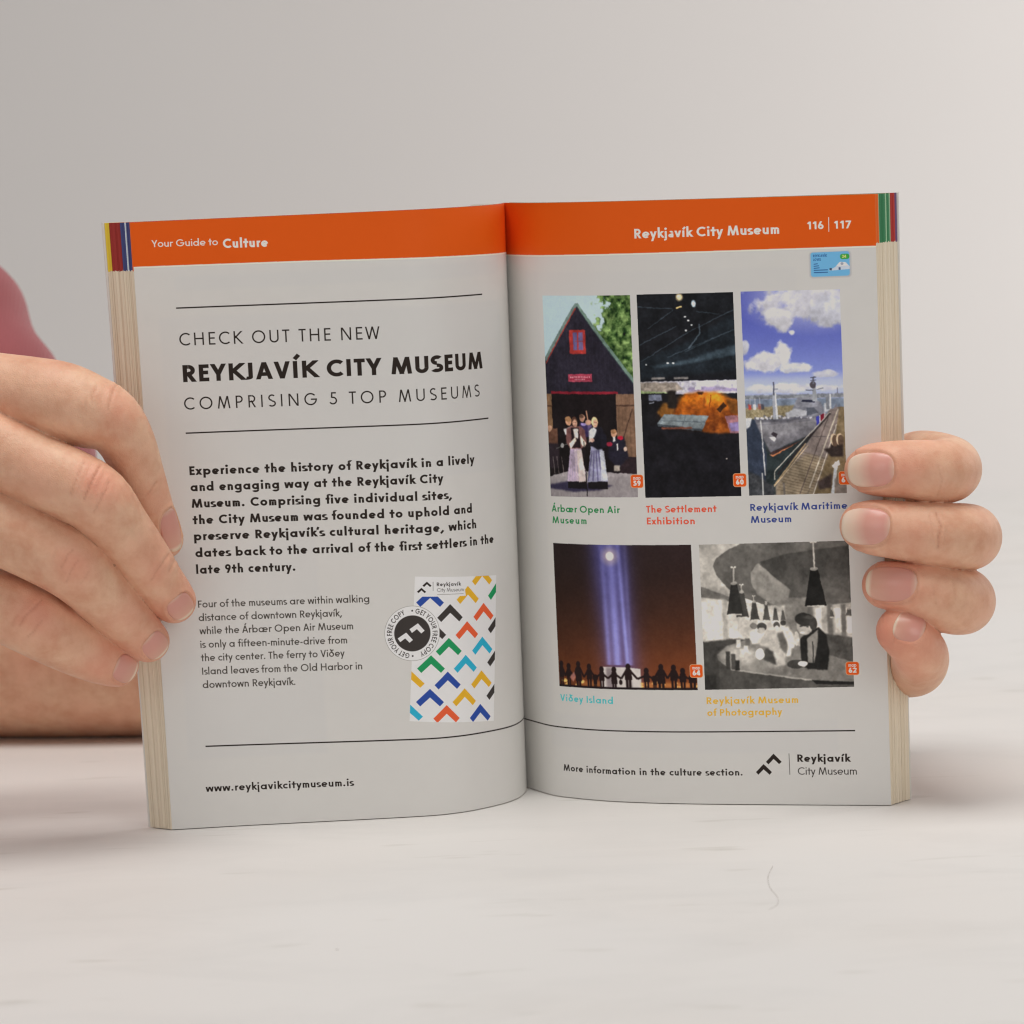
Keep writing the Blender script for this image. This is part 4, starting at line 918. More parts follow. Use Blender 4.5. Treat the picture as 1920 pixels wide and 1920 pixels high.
def page(side, mat, label, patches):
    """one printed leaf, cut into the plain paper and its printed patches (sub-parts)"""
    ln = LEN[side]; W = ln*1000
    e = np.r_[np.linspace(0, 30, 46), np.linspace(30, W, 104)[1:]]/1000.
    zz = np.linspace(0, .21, 176)
    S, Z = np.meshgrid(e, zz)
    V = surf(side, S, Z)
    ds = surf(side, S+1e-4, Z)-surf(side, S-1e-4, Z); dz = surf(side, S, Z+1e-4)-surf(side, S, Z-1e-4)
    Nn = np.cross(ds, dz); Nn /= np.linalg.norm(Nn, axis=-1, keepdims=True)
    # smooth the interpolated normals along the page
    for _ in range(3):
        Nn[:, 1:-1] = (Nn[:, :-2]+2*Nn[:, 1:-1]+Nn[:, 2:])/4
    Nn /= np.linalg.norm(Nn, axis=-1, keepdims=True)
    if side == 'L': Nn = -Nn
    if Nn[88, 100, 1] > 0: Nn = -Nn
    u = (1-S/ln) if side == 'L' else S/ln
    UV = np.stack([u, Z/.21], -1)
    ny, nx = S.shape
    cs = (S[:-1, :-1]+S[1:, 1:])*500; cz = (Z[:-1, :-1]+Z[1:, 1:])*500
    own = np.zeros(cs.shape, int)
    for k, (nm, lb, poly) in enumerate(patches):
        own[poly_mask(cs, cz, np.array(poly, float))] = k+1
    idx = np.arange(ny*nx).reshape(ny, nx)
    root = None
    for k in range(len(patches)+1):
        jj, ii = np.nonzero(own == k)
        F = np.stack([idx[jj, ii], idx[jj, ii+1], idx[jj+1, ii+1], idx[jj+1, ii]], -1)
        if side == 'L': F = F[:, ::-1]
        used, inv = np.unique(F, return_inverse=True)
        F = inv.reshape(F.shape).astype(np.int32)
        nm = "page" if k == 0 else patches[k-1][0]
        o = mesh_obj(nm, V.reshape(-1, 3)[used], F, mat, book if k == 0 else root)
        uv_from(o.data, UV.reshape(-1, 2)[used])
        o.data.normals_split_custom_set_from_vertices([tuple(n) for n in Nn.reshape(-1, 3)[used]])
        o['label'] = label if k == 0 else patches[k-1][1]
        if k == 0: root = o
    return root
def R4(s0, z0, s1, z1): return [(s0, z0), (s1, z0), (s1, z1), (s0, z1)]
ring_poly = [(66.75+9.5*math.cos(t), 64.2+9.5*math.sin(t)) for t in np.linspace(0, 2*math.pi, 40, endpoint=False)]
def badge(x, z): return R4(x-2.3, z-2.3, x+2.3, z+2.3)
pL = page('L', matL, "left page with museum advertisement text on grey-white paper", [
    ("header_band", "orange band reading Your Guide to Culture", [(-1, 192.4), (12, 192.8), (98, 194.3), (160, 194.8), (160, 211), (-1, 211)]),
    ("headline", "black headline CHECK OUT THE NEW REYKJAVÍK CITY MUSEUM between two rules", R4(31, 136, 141, 180.6)),
    ("bold_paragraph", "bold paragraph beginning Experience the history of Reykjavík", R4(31, 87, 140, 126.3)),
    ("light_paragraph", "light grey paragraph beginning Four of the museums", R4(80.5, 47, 140, 80)),
    ("brochure_picture", "small white guide cover with coloured chevrons", cover),
    ("round_badge", "black and white roundel reading GET YOUR FREE COPY", ring_poly),
    ("web_address", "black web address www.reykjavikcitymuseum.is", R4(89, 11, 141.5, 15.6))])
pR = page('R', matR, "right page with five printed photographs of museums", [
    ("header_band", "orange band reading Reykjavík City Museum 116 | 117", [(-1, 191.6), (64, 192.0), (160, 192.5), (160, 211), (-1, 211)]),
    ("printed_photo", "photo of a dark gabled barn with two women in long aprons", PH_['barn']),
    ("printed_photo", "dark exhibition hall photo with a lit orange ruin", PH_['dark']),
    ("printed_photo", "photo of a grey ship at a wooden pier under blue sky", PH_['ship']),
    ("printed_photo", "night photo of blue light beams above a row of people", PH_['beam']),
    ("printed_photo", "black-and-white photo of a young man at a curved counter", PH_['cafe']),
    ("printed_card", "small blue city card with green 24 tag", R4(122.9, 182.4, 136.8, 191)),
    ("map_tag", "orange tag map 59", badge(59.8, 113.15)), ("map_tag", "orange tag map 60", badge(96.4, 113.3)), ("map_tag", "orange tag half hidden by the index finger", badge(133.0, 113.6)),
    ("map_tag", "orange tag map 64", badge(78.9, 46.8)), ("map_tag", "orange tag map 62", badge(133.6, 47.7)),
    ("caption", "green caption Árbær Open Air Museum", R4(24, 97, 54, 105.5)), ("caption", "red caption The Settlement Exhibition", R4(62.5, 97, 88.5, 105.5)), ("caption", "blue caption Reykjavík Maritime Museum", R4(99.5, 97.4, 133.8, 106)),
    ("caption", "turquoise caption Viðey Island", R4(25, 33.3, 48.5, 37.6)), ("caption", "yellow caption Reykjavík Museum of Photography", R4(82, 30, 115, 38.6)),
    ("footer_line", "black sentence More information in the culture section", R4(25.5, 8.6, 94.6, 12.8)), ("printed_logo", "black double chevron logo with museum name", R4(98.5, 9.6, 134.6, 18.6))])

def edge_material(name, tab, zt=.1935):
    """leaf edges: cream paper below, the section colour bleeding over the edge at the top"""
    m, nt, b = new_mat(name)
    uv = N(nt, 'ShaderNodeUVMap'); sep = N(nt, 'ShaderNodeSeparateXYZ'); nt.links.new(uv.outputs[0], sep.inputs[0])
    mp = N(nt, 'ShaderNodeMapping'); mp.inputs['Scale'].default_value = (60, .8, 1); nt.links.new(uv.outputs[0], mp.inputs['Vector'])
    nz = N(nt, 'ShaderNodeTexNoise'); nz.inputs['Scale'].default_value = 1; nz.inputs['Detail'].default_value = 4; nz.inputs['Roughness'].default_value = .7
    nt.links.new(mp.outputs[0], nz.inputs['Vector'])
    cr = N(nt, 'ShaderNodeValToRGB'); e = cr.color_ramp.elements
    e[0].position = .18; e[0].color = (.62, .50, .36, 1); e[1].position = .38; e[1].color = (.84, .735, .57, 1)
    e2 = e.new(.75); e2.color = (.90, .81, .66, 1)
    nt.links.new(nz.outputs[0], cr.inputs[0])
    # ragged lower end of the colour tab
    mp2 = N(nt, 'ShaderNodeMapping'); mp2.inputs['Scale'].default_value = (22, 0, 1); nt.links.new(uv.outputs[0], mp2.inputs['Vector'])
    n2 = N(nt, 'ShaderNodeTexNoise'); n2.inputs['Scale'].default_value = 1; n2.inputs['Detail'].default_value = 5; nt.links.new(mp2.outputs[0], n2.inputs['Vector'])
    ma = N(nt, 'ShaderNodeMath', operation='MULTIPLY_ADD'); ma.inputs[1].default_value = -.014; nt.links.new(n2.outputs[0], ma.inputs[0]); nt.links.new(sep.outputs[1], ma.inputs[2])
    gt = N(nt, 'ShaderNodeMath', operation='GREATER_THAN'); gt.inputs[1].default_value = zt/.21 - .007; nt.links.new(ma.outputs[0], gt.inputs[0])
    mx = N(nt, 'ShaderNodeMix', data_type='RGBA')
    c2 = N(nt, 'ShaderNodeMix', data_type='RGBA'); c2.inputs[6].default_value = (*[min(.9, float(t)) for t in tab], 1); c2.inputs[7].default_value = (*[min(.9, float(t)*1.25+.03) for t in tab], 1)
    nt.links.new(nz.outputs[0], c2.inputs[0])
    nt.links.new(gt.outputs[0], mx.inputs[0]); nt.links.new(cr.outputs[0], mx.inputs[6]); nt.links.new(c2.outputs[2], mx.inputs[7])
    nt.links.new(mx.outputs[2], b.inputs['Base Color'])
    b.inputs['Roughness'].default_value = .7; b.inputs['Specular IOR Level'].default_value = .2
    bp = N(nt, 'ShaderNodeBump'); bp.inputs['Strength'].default_value = .35; bp.inputs['Distance'].default_value = .0003
    nt.links.new(nz.outputs[0], bp.inputs['Height']); nt.links.new(bp.outputs[0], b.inputs['Normal'])
    return m
EM = {k: edge_material("leaf_edges_" + k, ink(c)) for k, c in dict(yellow=(206, 160, 46), darkred=(122, 34, 30), blue=(48, 54, 96), pale=(170, 182, 200), orange=(206, 84, 28), green=(42, 98, 64), palegreen=(128, 160, 128), red=(140, 42, 38), purple=(84, 64, 96)).items()}

def bundle(side, f0, f1, mat, seed, label=None, name="page_bundle", inset=0.0):
    """a block of leaves between depth fractions f0 (front) and f1 (back); leaves fan at the fore-edge"""
    ln = LEN[side]; r = np.random.default_rng(seed)
    nz_ = 40
    zz = np.linspace(0, .21, nz_)
    wob = np.interp(np.linspace(0, 5, nz_), np.arange(6), r.normal(0, 1, 6))
    ss = np.r_[np.linspace(.004, .03, 10), np.linspace(.034, ln, 24)]
    rows = []
    nl = max(2, int(round((f1-f0)*26)))
    for j, z in enumerate(zz):
        ext = inset + wob[j]*.00010
        a = surf(side, ss, z, f0); bk = surf(side, ss, z, f1)
        n_out = np.array([-1., -.12, 0]) if side == 'L' else np.array([1., -.22, 0])
        fe = []
        for k in range(nl+1):
            f = f0+(f1-f0)*k/nl
            p = surf(side, ln, z, f)
            jit = ((hash((seed, k)) % 1000)/1000-.5)*.00022
            fe.append(p + n_out*(ext+jit + (-.00025 if k in (0, nl) else 0)))
        row = np.vstack([a[:-1], fe, bk[:-1][::-1]])
        row[:, 2] = z*1.0 + (a[-1, 2]-z) if False else row[:, 2]
        rows.append(row)
    V = np.array(rows); n = V.shape[1]
    idx = np.arange(nz_*n).reshape(nz_, n)
    F = []
    for i in range(n-1):
        for j in range(nz_-1):
            F.append((idx[j, i], idx[j, i+1], idx[j+1, i+1], idx[j+1, i]))
    F.append(tuple(idx[0, ::-1])); F.append(tuple(idx[-1]))
    if side == 'L': F = [t[::-1] for t in F]
    o = mesh_obj(name, V.reshape(-1, 3), F, mat, book, smooth=False)
    tt = np.zeros(n); m0 = len(ss)-1
    tt[m0:m0+nl+1] = np.linspace(f0, f1, nl+1); tt[m0+nl+1:] = f1; tt[:m0] = f0
    UV = np.stack([np.broadcast_to(tt, (nz_, n)), np.broadcast_to(zz[:, None]/.21, (nz_, n))], -1)
    uv_from(o.data, UV.reshape(-1, 2))
    if label: o['label'] = label
    return o
g = .026
specL = [(.015, .05, 'orange'), (.05, .13, 'blue'), (.13, .20, 'blue'), (.20, .24, 'pale'), (.24, .31, 'blue'), (.31, .38, 'blue'), (.38, .56, 'darkred'), (.56, .76, 'darkred'), (.76, .85, 'yellow'), (.85, .945, 'yellow')]
specR = [(.015, .08, 'orange'), (.08, .13, 'orange'), (.13, .15, 'palegreen'), (.15, .30, 'green'), (.30, .44, 'green'), (.44, .47, 'palegreen'), (.47, .60, 'green'), (.60, .64, 'palegreen'), (.64, .76, 'red'), (.76, .85, 'red'), (.85, .95, 'purple')]
for side, spec in (('L', specL), ('R', specR)):
    for i, (a, b_, c) in enumerate(spec):
        g = (.016, .05, .022, .034, .06)[i*3 % 5]
        bundle(side, a+g*.3, b_-g*.3 if b_-a > .03 else b_, EM[c], i*7+(3 if side == 'L' else 91), "leaves whose top edge is %s" % dict(pale='pale blue', palegreen='pale green', darkred='dark red').get(c, c), inset=float(rng.normal(0, .00008)))
cm, nt, b = new_mat("cover_card")
b.inputs['Base Color'].default_value = (.80, .78, .74, 1); b.inputs['Roughness'].default_value = .35
for side in 'LR':
    bundle(side, .95 if side == 'L' else .965, 1.0, cm, 55, "white card cover behind the leaves", "cover", inset=.0001)
# cover spine joining both boards at the back
sv = []; 
for z in (0.0, .21):
    for x, y in ((-.012, .0085), (-.012, .0095), (.012, .0095), (.012, .0085)): sv.append((x, y, z+.0004))
mesh_obj("cover_spine", sv, [(0, 1, 2, 3)[::-1], (4, 5, 6, 7), (0, 1, 5, 4)[::-1], (1, 2, 6, 5)[::-1], (2, 3, 7, 6)[::-1], (3, 0, 4, 7)[::-1]], cm, book, smooth=False)

# ------------------------------------------------------------------ the person: hands and arms as one skin, nails and shirt as parts
HD = {"LH": {"I": [[-251.79, -55.0, 160.68, 14.26],[-199.28, -75.0, 160.05, 12.59],[-171.81, -80.0, 156.28, 12.55],[-160.77, -83.0, 154.28, 13.06],[-150.98, -85.0, 152.08, 13.39],[-142.93, -85.0, 148.9, 12.68],[-134.89, -85.0, 145.36, 10.9],[-129.88, -82.0, 137.19, 9.5],[-126.99, -77.0, 125.78, 8.65],[-123.84, -72.5, 114.3, 7.51],[-121.91, -69.5, 107.52, 6.99],[-120.35, -67.5, 102.29, 6.55]], "M": [[-250.06, -70.0, 140.81, 14.48],[-194.83, -86.0, 145.08, 12.5],[-171.4, -91.0, 136.37, 12.28],[-159.02, -93.0, 130.0, 12.09],[-148.37, -95.0, 125.13, 11.99],[-139.42, -95.0, 119.42, 11.55],[-133.29, -90.0, 110.23, 10.18],[-127.37, -83.0, 99.27, 9.53],[-123.32, -77.0, 90.75, 8.95],[-119.91, -72.0, 84.5, 8.35],[-117.88, -70.0, 81.4, 7.64]], "R": [[-251.51, -70.0, 117.19, 14.87],[-196.29, -86.0, 119.27, 13.24],[-172.78, -91.0, 110.98, 12.67],[-160.49, -92.0, 104.86, 12.31],[-150.47, -92.0, 98.54, 11.78],[-143.81, -88.0, 90.75, 10.39],[-137.6, -83.0, 82.25, 9.36],[-132.51, -78.0, 75.18, 8.32],[-128.86, -75.0, 70.59, 7.89],[-126.98, -73.0, 68.4, 7.27]], "P": [[-251.23, -60.0, 93.99, 13.56],[-198.89, -80.0, 89.71, 12.62],[-175.07, -85.0, 83.98, 12.4],[-167.04, -86.0, 80.35, 12.04],[-159.69, -85.0, 75.57, 11.51],[-152.0, -81.0, 69.61, 10.29],[-145.36, -78.0, 64.71, 8.87],[-140.39, -75.0, 61.69, 7.9],[-138.11, -73.0, 60.57, 7.46]], "T": [[-251.61, -35.0, 105.95, 16.8],[-210.44, -22.0, 110.47, 14.13],[-172.03, -12.0, 111.73, 11.77],[-149.64, -8.0, 112.35, 10.67],[-128.22, -12.0, 113.84, 9.49],[-118.33, -16.0, 114.81, 8.33]]}, "LP": [[[-251.62, -55.0, 163.42, 13.16],[-351.25, -20.0, 127.12, 22.62]],[[-252.07, -60.0, 140.01, 15.51],[-351.25, -20.0, 127.12, 24.5]],[[-253.54, -60.0, 116.2, 15.54],[-351.91, -20.0, 117.67, 24.52]],[[-253.24, -50.0, 92.82, 14.4],[-352.57, -20.0, 108.2, 22.65]],[[-252.59, -30.0, 105.42, 17.8],[-355.3, -10.0, 107.18, 22.83]],[[-351.78, -20.0, 119.56, 28.29],[-431.2, 20.0, 110.68, 32.1],[-680.89, 160.0, 100.73, 46.25]]], "RH": {"I": [[139.96, 10.0, 104.09, 11.98],[139.6, -12.0, 111.05, 11.39],[141.36, -34.0, 115.69, 10.82],[145.07, -50.0, 116.66, 10.87],[148.72, -62.0, 115.8, 11.04],[145.67, -72.0, 115.77, 10.87],[138.82, -76.5, 116.65, 10.46],[132.46, -77.0, 117.49, 9.92],[126.21, -76.5, 117.69, 9.47],[121.9, -74.5, 117.66, 8.85],[119.15, -73.0, 117.45, 7.42]], "M": [[139.64, 12.0, 83.44, 12.41],[141.6, -14.0, 87.09, 11.78],[147.32, -38.0, 89.97, 11.56],[152.79, -54.0, 91.39, 11.42],[154.39, -66.0, 92.32, 11.31],[150.18, -75.0, 93.69, 11.04],[142.48, -79.0, 94.99, 10.82],[134.28, -80.0, 96.33, 10.27],[127.09, -80.0, 97.51, 9.82],[121.01, -78.0, 98.26, 9.39],[117.43, -76.0, 98.72, 8.14]], "R": [[137.18, 12.0, 63.97, 12.04],[140.12, -14.0, 66.83, 11.42],[145.85, -38.0, 68.58, 11.21],[150.41, -54.0, 69.37, 11.62],[151.48, -66.0, 70.35, 11.51],[147.04, -74.0, 71.57, 11.26],[141.17, -78.0, 73.97, 10.49],[134.78, -79.0, 76.36, 9.4],[128.6, -78.0, 77.75, 8.68],[124.48, -76.0, 78.2, 8.15]], "P": [[128.66, 10.0, 43.99, 11.26],[128.82, -16.0, 43.9, 10.66],[131.39, -36.0, 43.91, 10.31],[135.63, -52.0, 46.14, 10.55],[136.55, -64.0, 49.76, 10.08],[135.69, -74.0, 54.03, 9.45],[133.16, -79.5, 58.05, 8.87],[130.89, -81.0, 60.72, 8.58],[128.52, -80.0, 62.87, 8.23]], "T": [[131.48, 30.0, 71.8, 16.72],[116.21, 30.0, 88.23, 13.75],[93.75, 10.0, 110.74, 11.59],[79.47, -8.0, 124.48, 10.27],[69.59, -18.0, 131.41, 8.68]]}, "RP": [[[139.96, 10.0, 104.09, 12.37],[116.97, 45.0, 66.53, 21.88]],[[139.64, 12.0, 83.44, 13.18],[116.85, 45.0, 62.52, 22.89]],[[137.18, 12.0, 63.97, 12.82],[112.7, 45.0, 56.66, 22.9]],[[128.66, 10.0, 43.99, 11.65],[110.54, 45.0, 50.71, 19.92]],[[131.48, 30.0, 71.8, 16.72],[112.88, 45.0, 62.67, 19.9]],[[114.86, 45.0, 62.6, 21.89],[60, 75, 58, 30],[0, 118, 42, 34],[-80, 143, 37, 37],[-190, 160, 37, 38.5],[-300, 190, 46, 44],[-420, 240, 70, 48]]], "NAILS": [{"Q": [-120.71, -69.5, 106.19], "a": [0.25, 0.25, -0.93], "n": [0.65, -0.74, 0.05], "hl": 7.81, "hw": 4.36, "r": 6.9, "side": "L", "f": "I", "label": "index fingernail of the hand at the left, seen edge-on", "fl": 0.4, "pale": 0}, {"Q": [-117.45, -70.0, 82.67], "a": [0.45, 0.45, -0.77], "n": [0.3, -0.84, -0.3], "hl": 5.09, "hw": 4.91, "r": 7.82, "side": "L", "f": "M", "label": "middle fingernail of the hand at the left", "fl": 0.8, "pale": 0}, {"Q": [-125.6, -73.5, 69.7], "a": [0.55, 0.45, -0.7], "n": [0.28, -0.84, -0.3], "hl": 5.09, "hw": 5.09, "r": 7.45, "side": "L", "f": "R", "label": "ring fingernail of the hand at the left", "fl": 0.8, "pale": 0}, {"Q": [-136.01, -73.5, 61.48], "a": [0.8, 0.4, -0.45], "n": [0.25, -0.88, -0.2], "hl": 4.73, "hw": 5.27, "r": 7.27, "side": "L", "f": "P", "label": "little fingernail of the hand at the left", "fl": 0.8, "pale": 0}, {"Q": [121.4, -74.0, 117.45], "a": [-1, 0.1, -0.02], "n": [-0.1, -0.98, 0.1], "hl": 7.95, "hw": 6.33, "r": 8.5, "side": "R", "f": "I", "label": "index fingernail of the hand at the right", "fl": 0.7, "pale": 1}, {"Q": [118.78, -77.0, 98.78], "a": [-1, 0.12, 0.06], "n": [-0.1, -0.98, 0.08], "hl": 8.31, "hw": 6.86, "r": 8.49, "side": "R", "f": "M", "label": "middle fingernail of the hand at the right", "fl": 0.6, "pale": 1}, {"Q": [126.38, -77.0, 78.8], "a": [-1, 0.12, 0.1], "n": [-0.06, -0.98, 0.1], "hl": 8.69, "hw": 6.52, "r": 8.51, "side": "R", "f": "R", "label": "ring fingernail of the hand at the right", "fl": 1.0, "pale": 0}, {"Q": [130.69, -80.0, 62.78], "a": [-0.9, 0.1, 0.38], "n": [0.22, -0.93, 0.25], "hl": 5.24, "hw": 6.15, "r": 8.32, "side": "R", "f": "P", "label": "little fingernail of the hand at the right", "fl": 1.0, "pale": 0}], "FLUSH": [[-128.27, -96.0, 151.68, 9, 0.45],[-137.46, -105.0, 126.23, 9, 0.7],[-146.8, -105.0, 99.08, 9, 0.6],[-160.92, -98.0, 82.64, 9, 0.7],[-119.86, -80.0, 118.56, 8, 0.35],[-120.33, -88.0, 94.17, 8, 0.5],[-131.79, -88.0, 80.15, 8, 0.45],[-141.98, -85.0, 62.87, 9, 0.6],[129.42, -88.0, 116.85, 9, 0.55],[132.26, -90.0, 97.17, 9, 0.35],[119.61, -86.0, 77.31, 9, 0.8],[123.12, -83.0, 62.22, 11, 1.0],[118.46, -80.0, 78.4, 8, 1.0],[131.23, -88.0, 117.68, 7, 0.6],[141.65, -90.0, 114.78, 8, 0.3],[130.4, -80.0, 51.46, 9, 0.6],[114.05, -80.0, 114.87, 6, 0.4]], "CREASE": [[1.0, [-137.03, -95.0, 131.47],[-139.38, -95.0, 127.1],[-142.37, -95.0, 120.97]],[0.6, [-141.92, -95.0, 133.09],[-144.66, -95.0, 128.2],[-146.55, -95.0, 122.56]],[0.55, [-134.09, -95.0, 126.36],[-136.47, -95.0, 121.63],[-139.58, -95.0, 116.39]],[0.6, [-147.4, -96.0, 104.1],[-149.85, -96.0, 101.33],[-151.27, -96.0, 98.16]],[0.5, [-145.63, -96.0, 100.45],[-147.91, -96.0, 97.67],[-150.29, -96.0, 93.1]],[0.35, [-142.64, -96.0, 96.39],[-145.51, -96.0, 92.55]],[0.3, [-152.51, -96.0, 105.02],[-154.12, -96.0, 101.5]],[0.6, [-159.45, -88.0, 86.66],[-163.96, -88.0, 82.86],[-167.05, -88.0, 78.63]],[0.55, [-159.61, -88.0, 80.15],[-162.1, -88.0, 77.35],[-164.76, -88.0, 74.56]],[0.35, [-167.57, -88.0, 82.46],[-169.58, -88.0, 78.37]],[0.6, [-131.24, -88.0, 158.15],[-133.04, -88.0, 154.29],[-134.03, -88.0, 148.97]],[0.4, [-137.88, -88.0, 157.33],[-139.29, -88.0, 154.17],[-139.26, -88.0, 151.32]],[0.35, [-141.26, -88.0, 153.89],[-141.8, -88.0, 150.34]],[0.55, [-120.33, -76.0, 123.79],[-122.25, -76.0, 121.51],[-124.35, -76.0, 119.05]],[0.55, [-117.2, -82.0, 99.48],[-120.47, -82.0, 95.25],[-123.56, -82.0, 91.02]],[0.4, [-115.89, -82.0, 96.89],[-117.68, -82.0, 93.33]],[0.4, [141.79, -78.0, 119.76],[143.46, -78.0, 114.44],[141.85, -78.0, 108.16]],[0.85, [140.78, -80.0, 103.69],[142.09, -80.0, 98.38],[140.65, -80.0, 91.36]],[0.3, [138.6, -80.0, 103.05],[139.13, -80.0, 95.77]],[0.35, [138.95, -78.0, 79.17],[139.87, -78.0, 72.74]],[0.25, [146.23, -78.0, 80.71],[146.77, -78.0, 73.39]]], "SHIRT": [[[-365, 300, 350, 58],[-333, 285, 295, 54],[-307, 268, 245, 53],[-285, 258, 203, 53],[-263, 254, 162, 53],[-241, 250, 121, 53],[-228, 246, 97, 50]],[[-365, 310, 330, 66],[-430, 290, 460, 130],[-520, 270, 300, 150],[-560, 260, 100, 150]],[[-430, 290, 460, 130],[-330, 290, 540, 120],[-240, 290, 560, 105]],[[-430, 260, 440, 130],[-480, 80, 320, 100],[-470, 0, 190, 70]]], "HAIR": [[77.39, -158.82, -0.0],[74.6, -175.68, -0.0],[74.07, -191.67, 0.0],[75.29, -206.0, 0.0],[74.31, -216.55, 0.0],[71.25, -222.79, 0.0]], "NSIGN": 1}

def densify(nodes, k=4):
    P = np.array(nodes, float)
    if len(P) < 3:
        t = np.linspace(0, 1, k+1)[:, None]; return P[0]*(1-t)+P[1]*t
    out = []
    Q = np.vstack([2*P[0]-P[1], P, 2*P[-1]-P[-2]])
    for i in range(1, len(Q)-2):
        for u in np.arange(k)/k:
            p0, p1, p2, p3 = Q[i-1:i+3]
            out.append(.5*((2*p1)+(-p0+p2)*u+(2*p0-5*p1+4*p2-p3)*u*u+(-p0+3*p1-3*p2+p3)*u**3))
    out.append(P[-1]); return np.array(out)

def cone_min(field, lo, h, chain, pad):
    """write min of tapered capsules of one chain into field (mm grid)"""
    nx, ny, nz_ = field.shape
    for a, b_ in zip(chain[:-1], chain[1:]):
        r = max(a[3], b_[3])+pad
        mn = np.maximum(np.floor((np.minimum(a[:3], b_[:3])-r-lo)/h).astype(int), 0)
        mxx = np.minimum(np.ceil((np.maximum(a[:3], b_[:3])+r-lo)/h).astype(int)+1, [nx, ny, nz_])
        if (mxx <= mn).any(): continue
        sl = tuple(slice(p, q) for p, q in zip(mn, mxx))
        gx, gy, gz = [lo[i]+h*np.arange(mn[i], mxx[i], dtype=np.float32) for i in range(3)]
        px = (gx-a[0])[:, None, None]; py = (gy-a[1])[None, :, None]; pz = (gz-a[2])[None, None, :]
        d = (b_[:3]-a[:3]); L2 = float(d@d)+1e-9
        t = np.clip((px*d[0]+py*d[1]+pz*d[2])/L2, 0, 1)
        dist = np.sqrt((px-t*d[0])**2+(py-t*d[1])**2+(pz-t*d[2])**2)-(a[3]+t*(b_[3]-a[3]))
        field[sl] = np.minimum(field[sl], dist)

def smin(a, b_, k):
    hh = np.maximum(k-np.abs(a-b_), 0)/k
    return np.minimum(a, b_)-hh*hh*k*.25

def surface_nets(F, lo, h):
    s = F < 0
    nx, ny, nz_ = F.shape
    c = s[:-1, :-1, :-1].astype(np.int8)
    tot = np.zeros((nx-1, ny-1, nz_-1), np.int8)
    for i in (0, 1):
        for j in (0, 1):
            for k in (0, 1):
                tot += s[i:nx-1+i, j:ny-1+j, k:nz_-1+k]
    act = (tot > 0) & (tot < 8)
    ids = -np.ones(act.shape, np.int64); I, J, K = np.nonzero(act); ids[I, J, K] = np.arange(len(I))
    acc = np.zeros((len(I), 3)); cnt = np.zeros(len(I))
    for ax in range(3):
        o1, o2 = [q for q in range(3) if q != ax]
        for p in (0, 1):
            for q in (0, 1):
                d0 = [0, 0, 0]; d0[o1] = p; d0[o2] = q; d1 = list(d0); d1[ax] = 1
                a = F[I+d0[0], J+d0[1], K+d0[2]]; b_ = F[I+d1[0], J+d1[1], K+d1[2]]
                m = (a < 0) != (b_ < 0)
                t = np.where(m, a/np.where(m, a-b_, 1), 0)
                pt = np.array(d0, float)[None].repeat(len(I), 0); pt[:, ax] += t
                acc[m] += pt[m]; cnt[m] += 1
    V = (np.stack([I, J, K], -1)+acc/cnt[:, None])*h+lo
    faces = []
    for ax in range(3):
        o1, o2 = [(1, 2), (2, 0), (0, 1)][ax]
        sh = [slice(None)]*3; a_ = [slice(None)]*3; b2 = [slice(None)]*3
        a_[ax] = slice(0, -1); b2[ax] = slice(1, None)
        ch = s[tuple(a_)] != s[tuple(b2)]
        pos = s[tuple(a_)]
        E = np.argwhere(ch)
        E = E[(E[:, o1] > 0) & (E[:, o2] > 0) & (E[:, o1] < F.shape[o1]-1) & (E[:, o2] < F.shape[o2]-1)]
        def cell(d1, d2):
            q = E.copy(); q[:, o1] += d1; q[:, o2] += d2
            return ids[q[:, 0], q[:, 1], q[:, 2]]
        f = np.stack([cell(-1, -1), cell(0, -1), cell(0, 0), cell(-1, 0)], -1)
        inside = pos[E[:, 0], E[:, 1], E[:, 2]]
        f[~inside] = f[~inside][:, ::-1]
        faces.append(f[(f >= 0).all(1)])
    return V, np.vstack(faces)

def build_limb(fingers, links, lo, hi, h, k_web):
    lo = np.array(lo, np.float32); n = np.ceil((np.array(hi)-lo)/h).astype(int)+1
    tot = None
    for key, nodes in fingers.items():
        f = np.full(n, 9., np.float32)
        cone_min(f, lo, h, densify(nodes, 4).astype(np.float32), 5)
        tot = f if tot is None else smin(tot, f, k_web if key != 'T' else 4.)
    palm = np.full(n, 9., np.float32)
    for nodes in links:
        f = np.full(n, 9., np.float32)
        cone_min(f, lo, h, densify(nodes, 4).astype(np.float32), 8)
        palm = smin(palm, f, 7.)
    tot = smin(tot, palm, 5.)
    return surface_nets(tot, lo, h)

def vert_normals(V, F):
    e1 = V[F[:, 2]]-V[F[:, 0]]; e2 = V[F[:, 3]]-V[F[:, 1]]
    n = np.cross(e1, e2); out = np.zeros_like(V)
    for k in range(4): np.add.at(out, F[:, k], n)
    return out/(np.linalg.norm(out, axis=1, keepdims=True)+1e-12)

def relax(V, F, it):
    deg = np.zeros(len(V)); 
    E = np.vstack([F[:, [0, 1]], F[:, [1, 2]], F[:, [2, 3]], F[:, [3, 0]]])
    np.add.at(deg, E[:, 0], 1); np.add.at(deg, E[:, 1], 1)
    for _ in range(it):
        acc = np.zeros_like(V)
        for c in range(3):
            acc[:, c] = np.bincount(E[:, 0], V[E[:, 1], c], len(V))+np.bincount(E[:, 1], V[E[:, 0], c], len(V))
        V = V*.45+acc/deg[:, None]*.55
    return V

Vl, Fl = build_limb(HD['LH'], HD['LP'][:5]+[HD['LP'][5]], (-262, -125, 40), (-96, 25, 185), .60, .35)
Vr, Fr = build_limb(HD['RH'], HD['RP'][:5], (92, -98, 25), (172, 40, 140), .56, .35)
